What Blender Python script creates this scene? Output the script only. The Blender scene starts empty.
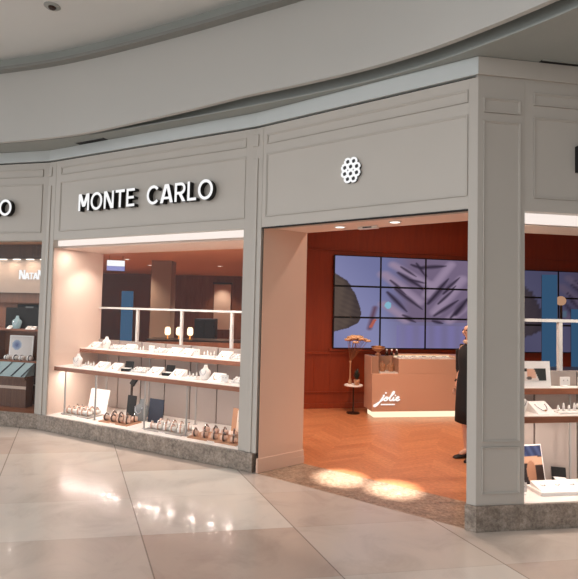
import bpy, bmesh, math, random
from mathutils import Vector, Matrix
random.seed(7)
PI = math.pi
scn = bpy.context.scene
COL = scn.collection

# ------------------------------------------------------------------ materials
def lin(r, g, b):
    f = lambda c: (c/255/12.92) if c/255 <= .04045 else ((c/255+.055)/1.055)**2.4
    return (f(r), f(g), f(b), 1.0)

def new_mat(name):
    m = bpy.data.materials.new(name); m.use_nodes = True
    nt = m.node_tree; b = nt.nodes['Principled BSDF']
    return m, nt, b

def N(nt, kind, **kw):
    n = nt.nodes.new(kind)
    for k, v in kw.items():
        if k in n.inputs: n.inputs[k].default_value = v
        else: setattr(n, k, v)
    return n

def paint(name, c, rough=.5, metal=0., var=.06, scale=6., bump=0., emit=0., coat=0.):
    m, nt, b = new_mat(name)
    tc = N(nt, 'ShaderNodeTexCoord'); no = N(nt, 'ShaderNodeTexNoise', Scale=scale, Detail=4.)
    nt.links.new(tc.outputs['Object'], no.inputs['Vector'])
    mr = N(nt, 'ShaderNodeMapRange'); mr.inputs['To Min'].default_value = 1-var; mr.inputs['To Max'].default_value = 1+var
    nt.links.new(no.outputs['Fac'], mr.inputs['Value'])
    mx = N(nt, 'ShaderNodeVectorMath', operation='SCALE'); mx.inputs[0].default_value = c[:3]
    nt.links.new(mr.outputs['Result'], mx.inputs['Scale'])
    nt.links.new(mx.outputs['Vector'], b.inputs['Base Color'])
    b.inputs['Roughness'].default_value = rough; b.inputs['Metallic'].default_value = metal
    b.inputs['Coat Weight'].default_value = coat
    if emit:
        nt.links.new(mx.outputs['Vector'], b.inputs['Emission Color']); b.inputs['Emission Strength'].default_value = emit
    if bump:
        bp = N(nt, 'ShaderNodeBump', Strength=bump, Distance=.02)
        nt.links.new(no.outputs['Fac'], bp.inputs['Height']); nt.links.new(bp.outputs['Normal'], b.inputs['Normal'])
    return m

def math_n(nt, op, a, b=None):
    n = N(nt, 'ShaderNodeMath', operation=op)
    for i, v in enumerate((a, b)):
        if v is None: continue
        if isinstance(v, (int, float)): n.inputs[i].default_value = v
        else: nt.links.new(v, n.inputs[i])
    return n.outputs[0]

def ramp(nt, fac, stops):
    r = N(nt, 'ShaderNodeValToRGB')
    e = r.color_ramp.elements
    while len(e) < len(stops): e.new(.5)
    for el, (p, c) in zip(e, stops): el.position = p; el.color = c
    nt.links.new(fac, r.inputs['Fac']); return r.outputs['Color']

def mix_col(nt, fac, a, b, mode='MIX'):
    n = N(nt, 'ShaderNodeMix', data_type='RGBA', blend_type=mode)
    for s, v in ((n.inputs[0], fac), (n.inputs[6], a), (n.inputs[7], b)):
        if isinstance(v, (int, float, tuple)): s.default_value = v
        else: nt.links.new(v, s)
    return n.outputs[2]

def granite(name, base, dark, light, scale=45.):
    m, nt, b = new_mat(name)
    tc = N(nt, 'ShaderNodeTexCoord')
    n1 = N(nt, 'ShaderNodeTexNoise', Scale=scale, Detail=6., Roughness=.75)
    n2 = N(nt, 'ShaderNodeTexNoise', Scale=9., Detail=5.)
    for n in (n1, n2): nt.links.new(tc.outputs['Object'], n.inputs['Vector'])
    c = ramp(nt, n1.outputs['Fac'], [(.36, dark), (.5, base), (.66, light)])
    c2 = ramp(nt, n2.outputs['Fac'], [(.3, (.7, .7, .7, 1)), (.7, (1.15, 1.12, 1.1, 1))])
    nt.links.new(mix_col(nt, 1., c, c2, 'MULTIPLY'), b.inputs['Base Color'])
    b.inputs['Roughness'].default_value = .3
    return m

def wood(name, a, bcol, rough=.4, scale=(14., 14., 1.2)):
    m, nt, b = new_mat(name)
    tc = N(nt, 'ShaderNodeTexCoord'); mp = N(nt, 'ShaderNodeMapping'); mp.inputs['Scale'].default_value = scale
    nt.links.new(tc.outputs['Object'], mp.inputs['Vector'])
    no = N(nt, 'ShaderNodeTexNoise', Scale=3., Detail=6., Roughness=.6, Distortion=.6)
    nt.links.new(mp.outputs['Vector'], no.inputs['Vector'])
    nt.links.new(ramp(nt, no.outputs['Fac'], [(.3, a), (.7, bcol)]), b.inputs['Base Color'])
    b.inputs['Roughness'].default_value = rough
    return m

def glass(name, tint=(1, 1, 1, 1)):
    m = bpy.data.materials.new(name); m.use_nodes = True; nt = m.node_tree; nt.nodes.clear()
    o = N(nt, 'ShaderNodeOutputMaterial'); t = N(nt, 'ShaderNodeBsdfTransparent'); g = N(nt, 'ShaderNodeBsdfGlossy', Roughness=.01)
    t.inputs['Color'].default_value = tint
    fr = N(nt, 'ShaderNodeFresnel', IOR=1.3); mx = N(nt, 'ShaderNodeMixShader')
    ge = N(nt, 'ShaderNodeNewGeometry'); nt.links.new(math_n(nt, 'MULTIPLY', fr.outputs[0], math_n(nt, 'SUBTRACT', 1., ge.outputs['Backfacing'])), mx.inputs[0]); nt.links.new(t.outputs[0], mx.inputs[1]); nt.links.new(g.outputs[0], mx.inputs[2])
    nt.links.new(mx.outputs[0], o.inputs['Surface'])
    return m

def emission(name, c, s):
    m = bpy.data.materials.new(name); m.use_nodes = True; nt = m.node_tree; nt.nodes.clear()
    o = N(nt, 'ShaderNodeOutputMaterial'); e = N(nt, 'ShaderNodeEmission', Color=c, Strength=s)
    nt.links.new(e.outputs[0], o.inputs['Surface']); return m

def attr_mat(name, emit=None):
    """picture colours held by the mesh itself: printed card, or a lit screen"""
    m, nt, b = new_mat(name)
    a = N(nt, 'ShaderNodeVertexColor', layer_name='pic')
    if emit:
        nt.nodes.remove(b); e = N(nt, 'ShaderNodeEmission', Strength=emit)
        nt.links.new(a.outputs['Color'], e.inputs['Color'])
        nt.links.new(e.outputs[0], nt.nodes['Material Output'].inputs['Surface'])
    else:
        nt.links.new(a.outputs['Color'], b.inputs['Base Color']); b.inputs['Roughness'].default_value = .35
    return m

def floor_tile():
    m, nt, b = new_mat('polished_stone_tile')
    tc = N(nt, 'ShaderNodeTexCoord'); sx = N(nt, 'ShaderNodeSeparateXYZ'); nt.links.new(tc.outputs['Object'], sx.inputs[0])
    x, y = sx.outputs[0], sx.outputs[1]
    # joints run along two skewed directions, as the ring-shaped concourse is laid
    u = math_n(nt, 'DIVIDE', math_n(nt, 'ADD', math_n(nt, 'ADD', x, math_n(nt, 'MULTIPLY', y, .4346)), -2.099+2.73), 1.236)
    v = math_n(nt, 'DIVIDE', math_n(nt, 'ADD', math_n(nt, 'ADD', math_n(nt, 'MULTIPLY', y, .985), math_n(nt, 'MULTIPLY', x, -.168)), -3.97), .742)
    cu = N(nt, 'ShaderNodeCombineXYZ'); nt.links.new(math_n(nt, 'FLOOR', u), cu.inputs[0]); nt.links.new(math_n(nt, 'FLOOR', v), cu.inputs[1])
    wn = N(nt, 'ShaderNodeTexWhiteNoise', noise_dimensions='3D'); nt.links.new(cu.outputs[0], wn.inputs['Vector'])
    tint = ramp(nt, wn.outputs['Value'], [(0., lin(190, 170, 156)), (.35, lin(206, 194, 183)), (.7, lin(214, 206, 196)), (1., lin(196, 182, 171))])
    no = N(nt, 'ShaderNodeTexNoise', Scale=2.2, Detail=7., Roughness=.62, Distortion=.8); nt.links.new(tc.outputs['Object'], no.inputs['Vector'])
    veins = ramp(nt, no.outputs['Fac'], [(.3, (.86, .85, .84, 1)), (.5, (1, 1, 1, 1)), (.75, (1.06, 1.05, 1.03, 1))])
    c = mix_col(nt, 1., tint, veins, 'MULTIPLY')
    fu = math_n(nt, 'ABSOLUTE', math_n(nt, 'SUBTRACT', math_n(nt, 'FRACT', u), .5))
    fv = math_n(nt, 'ABSOLUTE', math_n(nt, 'SUBTRACT', math_n(nt, 'FRACT', v), .5))
    ju = math_n(nt, 'GREATER_THAN', fu, .5-.0045); jv = math_n(nt, 'GREATER_THAN', fv, .5-.0035)
    c = mix_col(nt, math_n(nt, 'MULTIPLY', ju, .55), c, lin(96, 84, 74))
    c = mix_col(nt, math_n(nt, 'MULTIPLY', jv, .22), c, lin(110, 98, 88))
    nt.links.new(c, b.inputs['Base Color'])
    nr = N(nt, 'ShaderNodeTexNoise', Scale=5., Detail=3.); nt.links.new(tc.outputs['Object'], nr.inputs['Vector'])
    rr = N(nt, 'ShaderNodeMapRange'); rr.inputs['To Min'].default_value = .14; rr.inputs['To Max'].default_value = .26
    nt.links.new(nr.outputs['Fac'], rr.inputs['Value']); nt.links.new(rr.outputs['Result'], b.inputs['Roughness'])
    b.inputs['Specular IOR Level'].default_value = .5; b.inputs['Coat Weight'].default_value = .15; b.inputs['Coat Roughness'].default_value = .045
    return m

def chevron_floor():
    m, nt, b = new_mat('chevron_oak')
    tc = N(nt, 'ShaderNodeTexCoord'); mp = N(nt, 'ShaderNodeMapping'); mp.inputs['Rotation'].default_value = (0, 0, .35)
    nt.links.new(tc.outputs['Object'], mp.inputs['Vector'])
    sx = N(nt, 'ShaderNodeSeparateXYZ'); nt.links.new(mp.outputs['Vector'], sx.inputs[0]); x, y = sx.outputs[0], sx.outputs[1]
    W = .8
    fx = math_n(nt, 'FRACT', math_n(nt, 'DIVIDE', x, W))
    tri = math_n(nt, 'MULTIPLY', math_n(nt, 'ABSOLUTE', math_n(nt, 'SUBTRACT', fx, .5)), W)
    v = math_n(nt, 'DIVIDE', math_n(nt, 'ADD', y, tri), .11)
    cu = N(nt, 'ShaderNodeCombineXYZ'); nt.links.new(math_n(nt, 'FLOOR', v), cu.inputs[0])
    nt.links.new(math_n(nt, 'FLOOR', math_n(nt, 'DIVIDE', x, W/2)), cu.inputs[1])
    wn = N(nt, 'ShaderNodeTexWhiteNoise', noise_dimensions='3D'); nt.links.new(cu.outputs[0], wn.inputs['Vector'])
    c = ramp(nt, wn.outputs['Value'], [(0., lin(176, 112, 76)), (.5, lin(184, 120, 82)), (1., lin(192, 128, 88))])
    no = N(nt, 'ShaderNodeTexNoise', Scale=26., Detail=5.); nt.links.new(tc.outputs['Object'], no.inputs['Vector'])
    c = mix_col(nt, 1., c, ramp(nt, no.outputs['Fac'], [(.3, (.82, .8, .78, 1)), (.7, (1.1, 1.1, 1.1, 1))]), 'MULTIPLY')
    j = math_n(nt, 'GREATER_THAN', math_n(nt, 'ABSOLUTE', math_n(nt, 'SUBTRACT', math_n(nt, 'FRACT', v), .5)), .47)
    c = mix_col(nt, math_n(nt, 'MULTIPLY', j, .35), c, lin(110, 62, 38))
    nt.links.new(c, b.inputs['Base Color']); b.inputs['Roughness'].default_value = .32
    return m

MT = {}
MT['facade'] = paint('greige_facade_paint', lin(196, 190, 182), .55, var=.03, scale=3.)
MT['facade_trim'] = paint('greige_trim_paint', lin(192, 186, 178), .5, var=.03, scale=3.)
MT['band'] = paint('pale_cornice_paint', lin(204, 210, 210), .5, var=.04, scale=2.)
MT['ceiling'] = paint('ceiling_paint', lin(214, 216, 214), .7, var=.03, scale=1.2)
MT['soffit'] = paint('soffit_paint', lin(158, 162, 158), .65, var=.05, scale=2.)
MT['ring'] = paint('ring_bulkhead_paint', lin(196, 195, 191), .7, var=.025, scale=1.)
MT['gap'] = paint('shadow_gap_black', lin(22, 22, 22), .7)
MT['step_shade'] = paint('ring_step_shade', lin(140, 141, 137), .8)
MT['granite'] = granite('plinth_granite', lin(150, 138, 127), lin(118, 106, 96), lin(176, 165, 154), 30.)
MT['threshold'] = granite('threshold_granite', lin(158, 134, 114), lin(122, 98, 80), lin(186, 164, 144), 28.)
MT['tile'] = floor_tile()
MT['oak'] = chevron_floor()
MT['redwood'] = wood('red_brown_veneer', lin(130, 47, 14), lin(146, 56, 18), .5, (5., 5., .6))
MT['darkwall'] = wood('dark_brown_veneer', lin(126, 76, 50), lin(150, 96, 66), .5, (4., 4., .6))
MT['peach'] = paint('peach_wall_paint', lin(226, 204, 190), .6, var=.025, scale=2.)
MT['lintel'] = paint('lintel_white_paint', lin(246, 226, 212), .6, var=.02)
MT['jamb'] = paint('jamb_paint', lin(232, 196, 174), .55, var=.03, scale=2.)
MT['int_ceiling'] = paint('store_ceiling_paint', lin(232, 176, 138), .7, var=.03)
MT['platform'] = paint('white_display_base', lin(244, 236, 230), .4, var=.02)
MT['backpanel'] = paint('grey_back_panel', lin(168, 156, 149), .5, var=.03)
MT['rail'] = paint('brushed_rail', lin(214, 212, 208), .35, var=.03)
MT['post'] = paint('satin_post', lin(160, 158, 155), .35, .2)
MT['shelfwood'] = wood('shelf_edge_wood', lin(140, 84, 58), lin(168, 106, 76), .4, (1.5, 18., 18.))
MT['shelfwood_light'] = wood('pale_shelf_edge_wood', lin(196, 146, 114), lin(216, 170, 140), .4, (1.5, 18., 18.))
MT['white'] = paint('white_leatherette', lin(246, 242, 238), .45, var=.02)
MT['card'] = paint('white_card', lin(248, 246, 243), .5, var=.01)
MT['gold'] = paint('polished_gold', lin(214, 164, 96), .22, 1., var=.05)
MT['silver'] = paint('polished_silver', lin(214, 214, 218), .18, 1., var=.05)
MT['darkmetal'] = paint('dark_bronze', lin(66, 50, 42), .3, .7)
MT['rose'] = paint('rose_enamel', lin(214, 178, 158), .3, var=.15, scale=40.)
MT['cocoa'] = paint('dark_brown_enamel', lin(96, 70, 58), .3, var=.2, scale=40.)
MT['blush'] = paint('blush_cushion', lin(226, 192, 172), .5)
MT['navy'] = paint('navy_card', lin(24, 30, 48), .5)
MT['black'] = paint('black_velvet', lin(10, 10, 13), .85)
MT['grey'] = paint('grey_velvet', lin(112, 116, 118), .6, var=.12, scale=20.)
MT['tan'] = paint('tan_leather', lin(188, 138, 104), .45, var=.1, scale=14.)
MT['acrylic'] = paint('grey_tray', lin(170, 162, 156), .3, var=.03)
MT['glass'] = glass('shop_glass')
MT['caseglass'] = glass('case_glass', (.9, .9, .9, 1))
MT['led'] = emission('led_valance_diffuser', (1., .88, .81, 1), 1.0)
MT['ledwarm'] = emission('warm_led_kick', (1., .84, .58, 1), 1.25)
MT['lens'] = emission('downlight_lens', (1., .93, .84, 1), 3.)
MT['letter'] = emission('lit_letter_face', (1., 1., 1., 1), .98)
MT['letterside'] = paint('black_letter_return', lin(14, 14, 16), .5)
MT['logoneon'] = emission('lit_logo_face', (1., .96, .92, 1), 1.1)
MT['counter'] = paint('blush_counter_lacquer', lin(206, 162, 136), .42, var=.03, scale=2.)
MT['countertop'] = paint('counter_top_edge', lin(222, 180, 152), .3, var=.03)
MT['bezel'] = paint('screen_bezel', lin(10, 9, 12), .4)
MT['screen'] = attr_mat('screen_picture', 1.35)
MT['print'] = attr_mat('printed_picture')
MT['bluereflect'] = emission('blue_reflection_glow', lin(62, 100, 136), .65)
MT['lavender'] = emission('lavender_reflection_glow', lin(150, 150, 205), .9)
MT['brownslat'] = wood('brown_slat', lin(78, 48, 32), lin(116, 76, 54), .5, (22., 22., .4))
MT['sandpanel'] = paint('sand_sign_panel', lin(208, 186, 170), .5, var=.05)
MT['teal'] = paint('teal_grey_pad', lin(150, 176, 182), .5, var=.05)
MT['globe'] = emission('brown_globe_glow', (.5, .28, .17, 1), .9)
MT['glintglow'] = emission('warm_glint_glow', (1., .72, .46, 1), 2.2)
MT['column'] = paint('column_reflection_beige', lin(160, 138, 122), .6, var=.03)
MT['leaf'] = paint('dark_leaf', lin(34, 48, 40), .5, var=.3, scale=30.)
MT['petal'] = paint('cream_petal', lin(232, 190, 150), .6, var=.12, scale=30.)
MT['stem'] = paint('brown_stem', lin(150, 92, 56), .6)
MT['skin'] = paint('skin', lin(214, 160, 132), .5, var=.04, scale=20.)
MT['hair'] = paint('dark_brown_hair', lin(52, 34, 26), .55, var=.25, scale=40.)
MT['dress'] = paint('black_cloth', lin(16, 15, 17), .8, var=.2, scale=30.)
MT['scarf'] = paint('sand_scarf', lin(196, 168, 142), .8, var=.1, scale=30.)
MT['shoe'] = paint('black_shoe', lin(18, 16, 16), .35)
MT['steel'] = paint('painted_metal', lin(232, 226, 220), .4)

# ------------------------------------------------------------------ geometry helpers
class MB:
    """collects shapes into one mesh"""
    def __init__(s): s.bm = bmesh.new()
    def box(s, x0, x1, y0, y1, z0, z1, T=None):
        P = [Vector(p) for p in ((x0,y0,z0),(x1,y0,z0),(x1,y1,z0),(x0,y1,z0),(x0,y0,z1),(x1,y0,z1),(x1,y1,z1),(x0,y1,z1))]
        if T: P = [T(p) for p in P]
        v = [s.bm.verts.new(p) for p in P]
        for f in ((0,3,2,1),(4,5,6,7),(0,1,5,4),(1,2,6,5),(2,3,7,6),(3,0,4,7)): s.bm.faces.new([v[i] for i in f])
        return s
    def bar(s, a, b, w, h):
        a = Vector(a); b = Vector(b); d = (b-a).normalized()
        up = Vector((0,0,1)) if abs(d.z) < .95 else Vector((0,1,0))
        x = d.cross(up).normalized()*w/2; y = x.cross(d).normalized()*h/2
        v = [s.bm.verts.new(p) for p in (a-x-y,a+x-y,a+x+y,a-x+y,b-x-y,b+x-y,b+x+y,b-x+y)]
        for f in ((0,3,2,1),(4,5,6,7),(0,1,5,4),(1,2,6,5),(2,3,7,6),(3,0,4,7)): s.bm.faces.new([v[i] for i in f])
        return s
    def prism(s, poly, z0, z1, T=None, holes=False):
        T = T or (lambda p: p)
        a = [s.bm.verts.new(T(Vector((p[0],p[1],z0)))) for p in poly]; b = [s.bm.verts.new(T(Vector((p[0],p[1],z1)))) for p in poly]
        n = len(poly)
        s.bm.faces.new(a[::-1]); s.bm.faces.new(b)
        for i in range(n): s.bm.faces.new((a[i],a[(i+1)%n],b[(i+1)%n],b[i]))
        return s
    def loft(s, rings, cap=True):
        R = [[s.bm.verts.new(p) for p in r] for r in rings]; n = len(R[0])
        for i in range(len(R)-1):
            for k in range(n): s.bm.faces.new((R[i][k],R[i][(k+1)%n],R[i+1][(k+1)%n],R[i+1][k]))
        if cap: s.bm.faces.new(R[0][::-1]); s.bm.faces.new(R[-1])
        return s
    def lathe(s, prof, n=20, c=(0,0,0), sx=1., sy=1.):
        c = Vector(c)
        return s.loft([[c+Vector((r*math.cos(2*PI*k/n)*sx, r*math.sin(2*PI*k/n)*sy, z)) for k in range(n)] for r, z in prof])
    def tube(s, pts, r, n=8, closed=False):
        pts = [Vector(p) for p in pts]; m = len(pts); rings = []
        for i, p in enumerate(pts):
            a = pts[(i-1) % m] if closed or i else p; b = pts[(i+1) % m] if closed or i < m-1 else p
            d = (b-a).normalized(); up = Vector((0,0,1)) if abs(d.z) < .9 else Vector((1,0,0))
            x = d.cross(up).normalized(); y = x.cross(d).normalized()
            rr = r[i] if isinstance(r, (list, tuple)) else r
            rings.append([p+(x*math.cos(2*PI*k/n)+y*math.sin(2*PI*k/n))*rr for k in range(n)])
        if closed:
            R = [[s.bm.verts.new(q) for q in g] for g in rings]
            for i in range(m):
                for k in range(n): s.bm.faces.new((R[i][k],R[i][(k+1)%n],R[(i+1)%m][(k+1)%n],R[(i+1)%m][k]))
            return s
        return s.loft(rings)
    def torus(s, R, r, c=(0,0,0), axis='Y', n=22, m=8, arc=2*PI, start=0.):
        c = Vector(c); pts = []
        k = n if arc >= 2*PI-1e-6 else n+1
        for i in range(k):
            a = start+arc*i/n
            q = {'Y': Vector((math.cos(a)*R,0,math.sin(a)*R)), 'Z': Vector((math.cos(a)*R,math.sin(a)*R,0)), 'X': Vector((0,math.cos(a)*R,math.sin(a)*R))}[axis]
            pts.append(c+q)
        return s.tube(pts, r, m, closed=arc >= 2*PI-1e-6)
    def ball(s, c, r, n=14, m=8):
        c = Vector(c); r = r if isinstance(r, (tuple, list)) else (r,r,r)
        rings = []
        for i in range(m+1):
            t = PI*(i+.02)/(m+.04); rings.append([c+Vector((r[0]*math.sin(t)*math.cos(2*PI*k/n), r[1]*math.sin(t)*math.sin(2*PI*k/n), -r[2]*math.cos(t))) for k in range(n)])
        return s.loft(rings)
    def build(s, name, mat, parent=None, bevel=0., smooth=False, T=None):
        bm = s.bm
        if T:
            for v in bm.verts: v.co = T(v.co)
        bmesh.ops.recalc_face_normals(bm, faces=bm.faces)
        me = bpy.data.meshes.new(name); bm.to_mesh(me); bm.free()
        if smooth:
            for p in me.polygons: p.use_smooth = True
        me.materials.append(MT[mat] if isinstance(mat, str) else mat)
        o = bpy.data.objects.new(name, me); COL.objects.link(o)
        if parent: o.parent = parent
        if bevel:
            md = o.modifiers.new('bevel', 'BEVEL'); md.width = bevel; md.segments = 2; md.limit_method = 'ANGLE'
        return o

def tag(o, label=None, cat=None, group=None, kind=None):
    for k, v in (('label',label),('category',cat),('group',group),('kind',kind)):
        if v: o[k] = v
    return o

def thing(name, label, cat, loc=(0,0,0), rz=0., group=None):
    o = bpy.data.objects.new(name, None); COL.objects.link(o); o.empty_display_size = .05
    o.location = loc; o.rotation_euler = (0,0,rz)
    return tag(o, label, cat, group)

def struct(o): o['kind'] = 'structure'; return o

def dup(src, loc, rz, label, group=None, scale=None):
    r = src.copy(); COL.objects.link(r); r.location = loc; r.rotation_euler = (0,0,rz); r['label'] = label
    if group: r['group'] = group
    if scale: r.scale = (scale,)*3
    for ch in list(src.children):
        c = ch.copy(); COL.objects.link(c); c.parent = r
        for g in list(ch.children):
            d = g.copy(); COL.objects.link(d); d.parent = c
    return r

ORD = ['first','second','third','fourth','fifth','sixth','seventh','eighth','ninth','tenth','eleventh','twelfth']

# ------------------------------------------------------------------ plan of the shop front
class Frame:
    def __init__(s, a, b):
        s.o = Vector((a[0],a[1],0)); d = Vector((b[0]-a[0], b[1]-a[1], 0)); s.L = d.length; s.d = d/s.L
        s.n = Vector((-s.d.y, s.d.x, 0)); s.rz = math.atan2(s.d.y, s.d.x)
    def P(s, a, n=0., z=0.): return s.o+s.d*a+s.n*n+Vector((0,0,z))
    def T(s, p): return s.P(p.x, p.y, p.z)

V1 = (-3.37, 6.90); V2 = (-.385, 5.36); V3 = (1.521, 4.041)
dA = Vector((.9733, -.2297)); V0 = (V1[0]-dA.x*3.3, V1[1]-dA.y*3.3)
V4 = (V3[0]+.988*2.9, V3[1]+.154*2.9)
FA, FB, FC, FD = Frame(V0, V1), Frame(V1, V2), Frame(V2, V3), Frame(V3, V4)
LA, LB, LC, LD = FA.L, FB.L, FC.L, FD.L
H, OH, PZ = 3.672, 2.58, .2

def off(fr1, fr2, n):
    """corner of the two facade lines moved n behind their faces"""
    a = fr1.P(0, n); b = fr2.P(0, n); d1, d2 = fr1.d, fr2.d
    den = d1.x*d2.y-d1.y*d2.x; t = ((b.x-a.x)*d2.y-(b.y-a.y)*d2.x)/den
    p = a+d1*t; return (p.x, p.y)
def front_line(n, a_end=0., d_end=0.):
    p0 = FA.P(a_end, n); p4 = FD.P(LD-d_end, n)
    return [(p0.x,p0.y), off(FA,FB,n), off(FB,FC,n), off(FC,FD,n), (p4.x,p4.y)]

# floor of the concourse, threshold and shop floor
fl = front_line(0.)
poly = [(-14,-9),(12,-9),(12,fl[4][1]+.2)]+[fl[4],fl[3],fl[2],fl[1],fl[0]]+[(-14,fl[0][1]+1.)]
struct(MB().prism(poly, -.12, 0.).build('floor', 'tile'))
TN = .58
tpoly = [FC.P(0,.0), FC.P(LC,.0), FC.P(LC-.05,TN), FC.P(.1,TN)]
struct(MB().prism([(p.x,p.y) for p in tpoly], -.12, 0.0).build('floor_threshold', 'threshold'))
fb = front_line(TN)
wpoly = [(-7,16),(-7,8.4),fb[1],(FC.P(.1,TN).x,FC.P(.1,TN).y),(FC.P(LC-.05,TN).x,FC.P(LC-.05,TN).y),fb[3],fb[4],(7.5,5.4),(7.5,16)]
struct(MB().prism(wpoly, -.12, 0.).build('floor_wood', 'oak'))

# ---- fascias and pilasters
def fascia(fr, s0, s1, name):
    w = MB().box(s0, s1, 0, .16, OH, H, fr.T).build(name, 'facade'); struct(w); return w
wl = fascia(FA, 0, LA+.0, 'wall_left'); wc = fascia(FB, 0, LB, 'wall_middle')
we = fascia(FC, 0, LC, 'wall_entrance'); wr = fascia(FD, 0, LD, 'wall_right')

def frame_mould(fr, s0, s1, z0, z1, parent, w=.02, p=.006, name='panel_moulding'):
    m = MB()
    for k, (ww, pp) in enumerate(((w, p), (w*.45, p*1.7))):
        for a,b,c,d in ((s0,s1,z0,z0+ww),(s0,s1,z1-ww,z1),(s0,s0+ww,z0+ww,z1-ww),(s1-ww,s1,z0+ww,z1-ww)):
            m.box(a, b, -pp, .002, c, d, fr.T)
    return m.build(name, 'facade_trim', parent, bevel=.002)
for fr, L, w, a, b in ((FA, LA, wl, .35, LA-.1), (FB, LB, wc, .24, LB-.13), (FC, LC, we, .14, LC-.08), (FD, LD, wr, .5, LD-.3)):
    frame_mould(fr, a, b, 2.69, 3.375, w)
    frame_mould(fr, a, b, 3.475, 3.585, w, name='frieze_moulding')

ti = 0
def trim(mb, mat='facade_trim', bevel=.003):
    global ti; ti += 1
    return struct(mb.build('trim_%d' % ti, mat, bevel=bevel))
def pilaster(frL, sL, frR, sR, depth=.16, front=.004):
    a, b = frL.P(sL, -front), frR.P(sR, -front); c = Vector((*off(frL, frR, -front), 0))
    d, e = frR.P(sR, depth), frL.P(sL, depth); g = Vector((*off(frL, frR, depth), 0))
    return [(p.x,p.y) for p in (a, c, b, d, g, e)]
p1 = trim(MB().prism(pilaster(FA, LA-.075, FB, .14), PZ, H))
p2 = trim(MB().prism(pilaster(FB, LB-.135, FC, .095), PZ, H))
p3 = trim(MB().prism(pilaster(FC, LC-.073, FD, .42, .3), PZ, H))
# raised centre strips of the pilasters
for frL, sL, frR, sR, par in ((FA, LA-.03, FB, .06, p1), (FB, LB-.04, FC, .035, p2)):
    MB().prism(pilaster(frL, sL, frR, sR, .0, .016), PZ, 3.34).build('pilaster_strip', 'facade_trim', par, bevel=.004)
    MB().prism(pilaster(frL, sL, frR, sR, .0, .016), 3.47, 3.60).build('pilaster_block', 'facade_trim', par, bevel=.004)
frame_mould(FD, .045, .375, .70, 3.31, p3, .016, .01)
frame_mould(FD, .045, .375, .29, .66, p3, .016, .01)
frame_mould(FD, .045, .375, 3.38, 3.50, p3, .016, .01)
trim(MB().box(LD-.25, LD, -.004, .2, PZ, H, FD.T))
trim(MB().box(0, .2, -.004, .2, PZ, H, FA.T))
# granite plinths
bb = [FA.P(0,-.03), Vector((*off(FA,FB,-.03),0)), Vector((*off(FB,FC,-.03),0)), FC.P(.07,-.03), FC.P(.07,.2), Vector((*off(FB,FC,.2),0)), Vector((*off(FA,FB,.2),0)), FA.P(0,.2)]
struct(MB().prism([(p.x,p.y) for p in bb], 0.001, PZ).build('baseboard_left', 'granite', bevel=.006))
bb = [FC.P(LC-.08,-.02), Vector((*off(FC,FD,-.02),0)), FD.P(LD,-.02), FD.P(LD,.2), Vector((*off(FC,FD,.2),0)), FC.P(LC-.08,.2)]
struct(MB().prism([(p.x,p.y) for p in bb], 0.001, PZ).build('baseboard_right', 'granite', bevel=.006))

# entrance lintel box, jambs
jl = [FC.P(.098,.0), FC.P(.125,.02), FC.P(.30,TN), FC.P(.0,TN), FC.P(-.12,.3), FC.P(.0,.17), FC.P(.098,.16)]
struct(MB().prism([(p.x,p.y) for p in (FC.P(.118,.012), FC.P(.305,TN), FC.P(.02,TN), FC.P(-.02,.2), FC.P(.10,.17))], 0, 3.46).build('wall_jamb_left', 'jamb'))
struct(MB().prism([(p.x,p.y) for p in (FC.P(.0965,.03), FC.P(.119,.03), FC.P(.119,.16), FC.P(.0965,.16))], 0, OH).build('trim_jamb_gap', 'gap'))
b0 = MB().prism([(p.x,p.y) for p in (FC.P(.121,.0), FC.P(.313,TN+.012), FC.P(.28,TN+.012), FC.P(.1,.0))], 0, .15)
b0.prism([(p.x,p.y) for p in (FC.P(.114,-.004), FC.P(.318,TN+.018), FC.P(.28,TN+.018), FC.P(.1,-.004))], 0, .085)
struct(b0.build('baseboard_jamb', 'jamb', bevel=.004))
struct(MB().prism([(p.x,p.y) for p in (FC.P(LC-.071,.004), FC.P(LC-.073,TN), FC.P(LC+.02,TN+.06), FC.P(LC+.05,.3))], 0.001, 3.46).build('wall_jamb_right', 'jamb'))
struct(MB().prism([(p.x,p.y) for p in (FC.P(.10,.02), FC.P(LC-.05,.02), FC.P(LC-.02,TN), FC.P(.28,TN))], OH+.004, 3.46).build('ceiling_lintel', 'lintel'))
struct(MB().prism([(p.x,p.y) for p in (FC.P(.10,.0), FC.P(LC-.07,.0), FC.P(LC-.07,.03), FC.P(.10,.03))], OH-.012, OH+.004).build('trim_lintel_edge', 'gap'))

# ---- cornice band, soffit, ring bulkhead, upper ceiling
gl = front_line(.03); gl2 = front_line(.13)
struct(MB().prism(gl[:4]+gl2[:4][::-1], H-.001, 3.692).build('trim_shadow_gap', 'gap'))
struct(MB().box(.0, LD, .006, .13, H-.001, 3.692, FD.T).build('trim_right_top', 'facade'))
gl = front_line(-.016); gl2 = front_line(.14)
struct(MB().prism(gl[:4]+gl2[:4][::-1], 3.692, 3.842).build('trim_cornice', 'band', bevel=.004))
struct(MB().prism(gl[3:]+gl2[3:][::-1], 3.692, 3.842).build('trim_cornice_right', 'facade', bevel=.004))

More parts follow.
